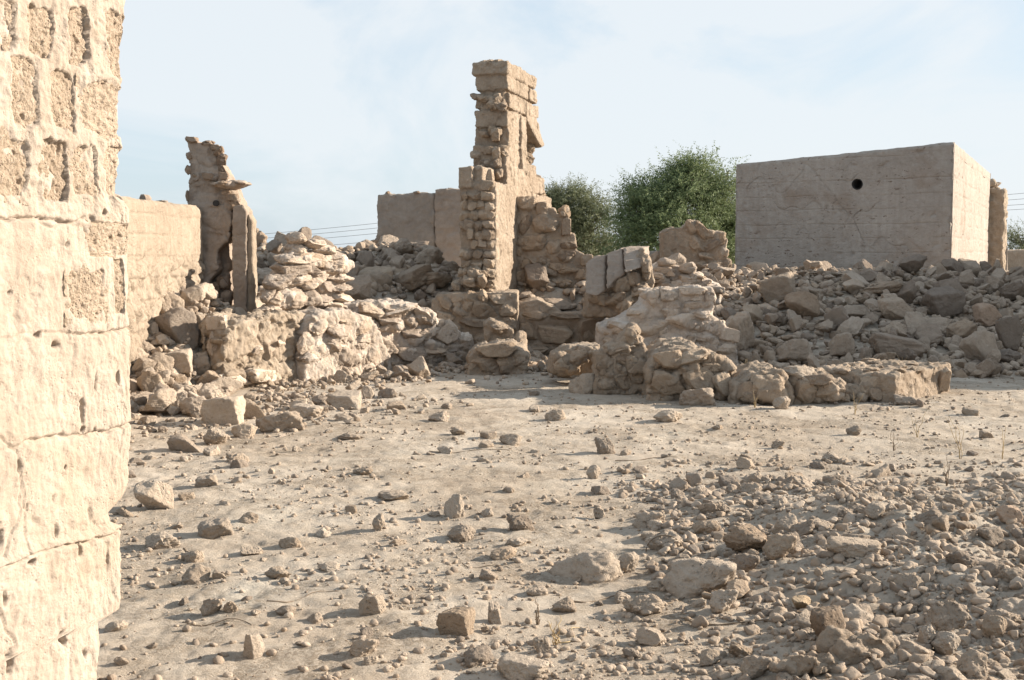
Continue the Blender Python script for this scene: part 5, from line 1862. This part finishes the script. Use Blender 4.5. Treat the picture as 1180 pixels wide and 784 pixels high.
stick(214, 637, 0.11, 2.0, 0.008, 'short thick dark stick beside the knobbly low stone', 0.05)
stick(350, 690, 0.35, 0.4, 0.003, 'thin curved twig on the sand below the crumbling clod', 0.12)
stick(250, 720, 0.30, -0.3, 0.003, 'thin twig below the paired stones near the plaster wall', 0.15)
stick(545, 520, 0.7, 0.05, 0.004, 'long thin stick lying across the open sand above the egg-shaped stone', 0.03)
stick(790, 690, 0.5, 0.5, 0.005, 'dark twig running past the dome boulder', 0.12)
stick(845, 720, 0.42, -0.6, 0.005, 'dark bent twig in front of the fist-like stone', 0.15)
stick(660, 730, 0.28, 0.9, 0.003, 'pale twig beside the low rough stone', 0.2, 'straw')
stick(700, 690, 0.45, 0.2, 0.004, 'dark twig in the litter under the whale-back boulder', 0.1)
stick(560, 655, 0.25, -0.5, 0.003, 'thin twig lying below the oval stone', 0.2)
stick(745, 530, 0.5, 0.1, 0.004, 'brown root strand on the sand near the dark bluish stone', 0.1)

g = G(766, 634)
P = []
for t in np.linspace(0, math.pi, 15):
    P.append(g + np.array([-0.10 * math.cos(t), 0.02 * math.sin(t), 0.085 * math.sin(t) - 0.01]))
v, f = tube(P, 0.004, 6)
o = link('wire_hoop', mesh_from('wire_hoop', np.array(v) - g, f), M['twig'], g)
tag(o, 'thin dark wire hoop arching over the earthy lump at the heap edge', 'wire')


def weed(px, py, h, n, label, mat='straw'):
    g = G(px, py)
    root = thing('dry_weed', label, 'weed', g, 'dry weeds on the sand')
    for k in range(n):
        a = U(0, 6.28)
        s = U(0.05, 0.4)
        hh = h * U(0.5, 1.0)
        P = [np.array([0, 0, -0.02])]
        for t in np.linspace(0.2, 1, 6):
            P.append(np.array([math.cos(a) * s * hh * t ** 1.5, math.sin(a) * s * hh * t ** 1.5, hh * t]) + RNG.normal(0, 0.006, 3))
        v, f = tube(P, np.linspace(0.003, 0.0012, 7), 5)
        link('stalk', mesh_from('stalk', v, f), M[mat], parent=root)


weed(1057, 505, 0.30, 3, 'tall thin dry stalks on the far sand beside the small grey lump')
weed(1106, 530, 0.36, 4, 'tallest dry stalks on the sand near the frame edge')
weed(1155, 530, 0.30, 3, 'lone thin dry stalks at the frame edge')
weed(985, 478, 0.25, 5, 'straw-coloured dry weed at the foot of the crumbled foundation')
weed(1030, 520, 0.18, 4, 'short dry weed on the open sand before the squared wall end', 'twig')
weed(870, 470, 0.18, 8, 'dense tuft of dry straw under the rounded foundation')
weed(620, 720, 0.12, 6, 'low brown weed behind the small pointed stone', 'twig')
weed(640, 745, 0.12, 6, 'low straw weed beside the small pointed stone')
weed(1090, 560, 0.20, 6, 'wiry brown weed at the upper rim of the stone heap', 'twig')
weed(1040, 430, 0.30, 7, 'dry grassy weed growing behind the squared wall end')
weed(860, 440, 0.30, 6, 'pale dry weed growing beside the gypsum wall stump')

# ------------------------------------------------------------------ sky, sun, camera
SUN_AZ, SUN_EL = R(75), R(20.5)      # azimuth clockwise from +Y
w = bpy.data.worlds.new('World')
SC.world = w
w.use_nodes = True
nt = w.node_tree
bg = nt.nodes['Background']
sky = nt.nodes.new('ShaderNodeTexSky')
sky.sky_type = 'NISHITA'
sky.sun_disc = False
sky.sun_elevation = SUN_EL
sky.sun_rotation = SUN_AZ
sky.altitude = 0
sky.air_density = 1.0
sky.dust_density = 1.0
sky.ozone_density = 1.2
tc = nt.nodes.new('ShaderNodeTexCoord')
mp = nt.nodes.new('ShaderNodeMapping')
mp.inputs['Scale'].default_value = (1.0, 1.0, 1.7)
mp.inputs['Location'].default_value = (0.35, 0.1, 0.2)
nt.links.new(tc.outputs['Generated'], mp.inputs[0])
hz = mixc(nt, 0.80, sky.outputs[0], (3.15, 3.74, 4.27))
c1 = nz(nt, mp.outputs[0], 3.2, 10, 0.58, 0.8)
c2 = nz(nt, mp.outputs[0], 0.9, 3, 0.5, 0.2)
cl = ramp(nt, mth(nt, 'ADD', mth(nt, 'MULTIPLY', c1, 0.65), mth(nt, 'MULTIPLY', c2, 0.35)), [(0.48, (0, 0, 0)), (0.58, (1, 1, 1))])
mx = mixc(nt, mth(nt, 'MULTIPLY', cl, 0.75), hz, (4.25, 4.45, 4.6))
nt.links.new(mx, bg.inputs['Color'])
bg.inputs['Strength'].default_value = 0.088

sun = bpy.data.lights.new('sun', 'SUN')
sun.energy = 5.0
sun.angle = R(0.55)
sun.color = (1.0, 0.885, 0.735)
so = bpy.data.objects.new('sun', sun)
COL.objects.link(so)
to = Vector((math.sin(SUN_AZ) * math.cos(SUN_EL), math.cos(SUN_AZ) * math.cos(SUN_EL), math.sin(SUN_EL)))
so.rotation_euler = to.to_track_quat('Z', 'Y').to_euler()
so.location = (20, 10, 15)

cam = bpy.data.cameras.new('camera')
cam.sensor_width = 36
cam.lens = FPX / 1180 * 36
cam.clip_end = 6000
co = bpy.data.objects.new('camera', cam)
COL.objects.link(co)
co.location = (0, 0, CAMH)
co.rotation_euler = (R(90) - PITCH, 0, 0)
SC.camera = co

SC.view_settings.view_transform = 'Standard'
SC.view_settings.look = 'None'
SC.view_settings.exposure = 1.24
SC.view_settings.gamma = 1
SC.view_settings.use_curve_mapping = False
SC.cycles.max_bounces = 6
SC.cycles.use_denoising = True
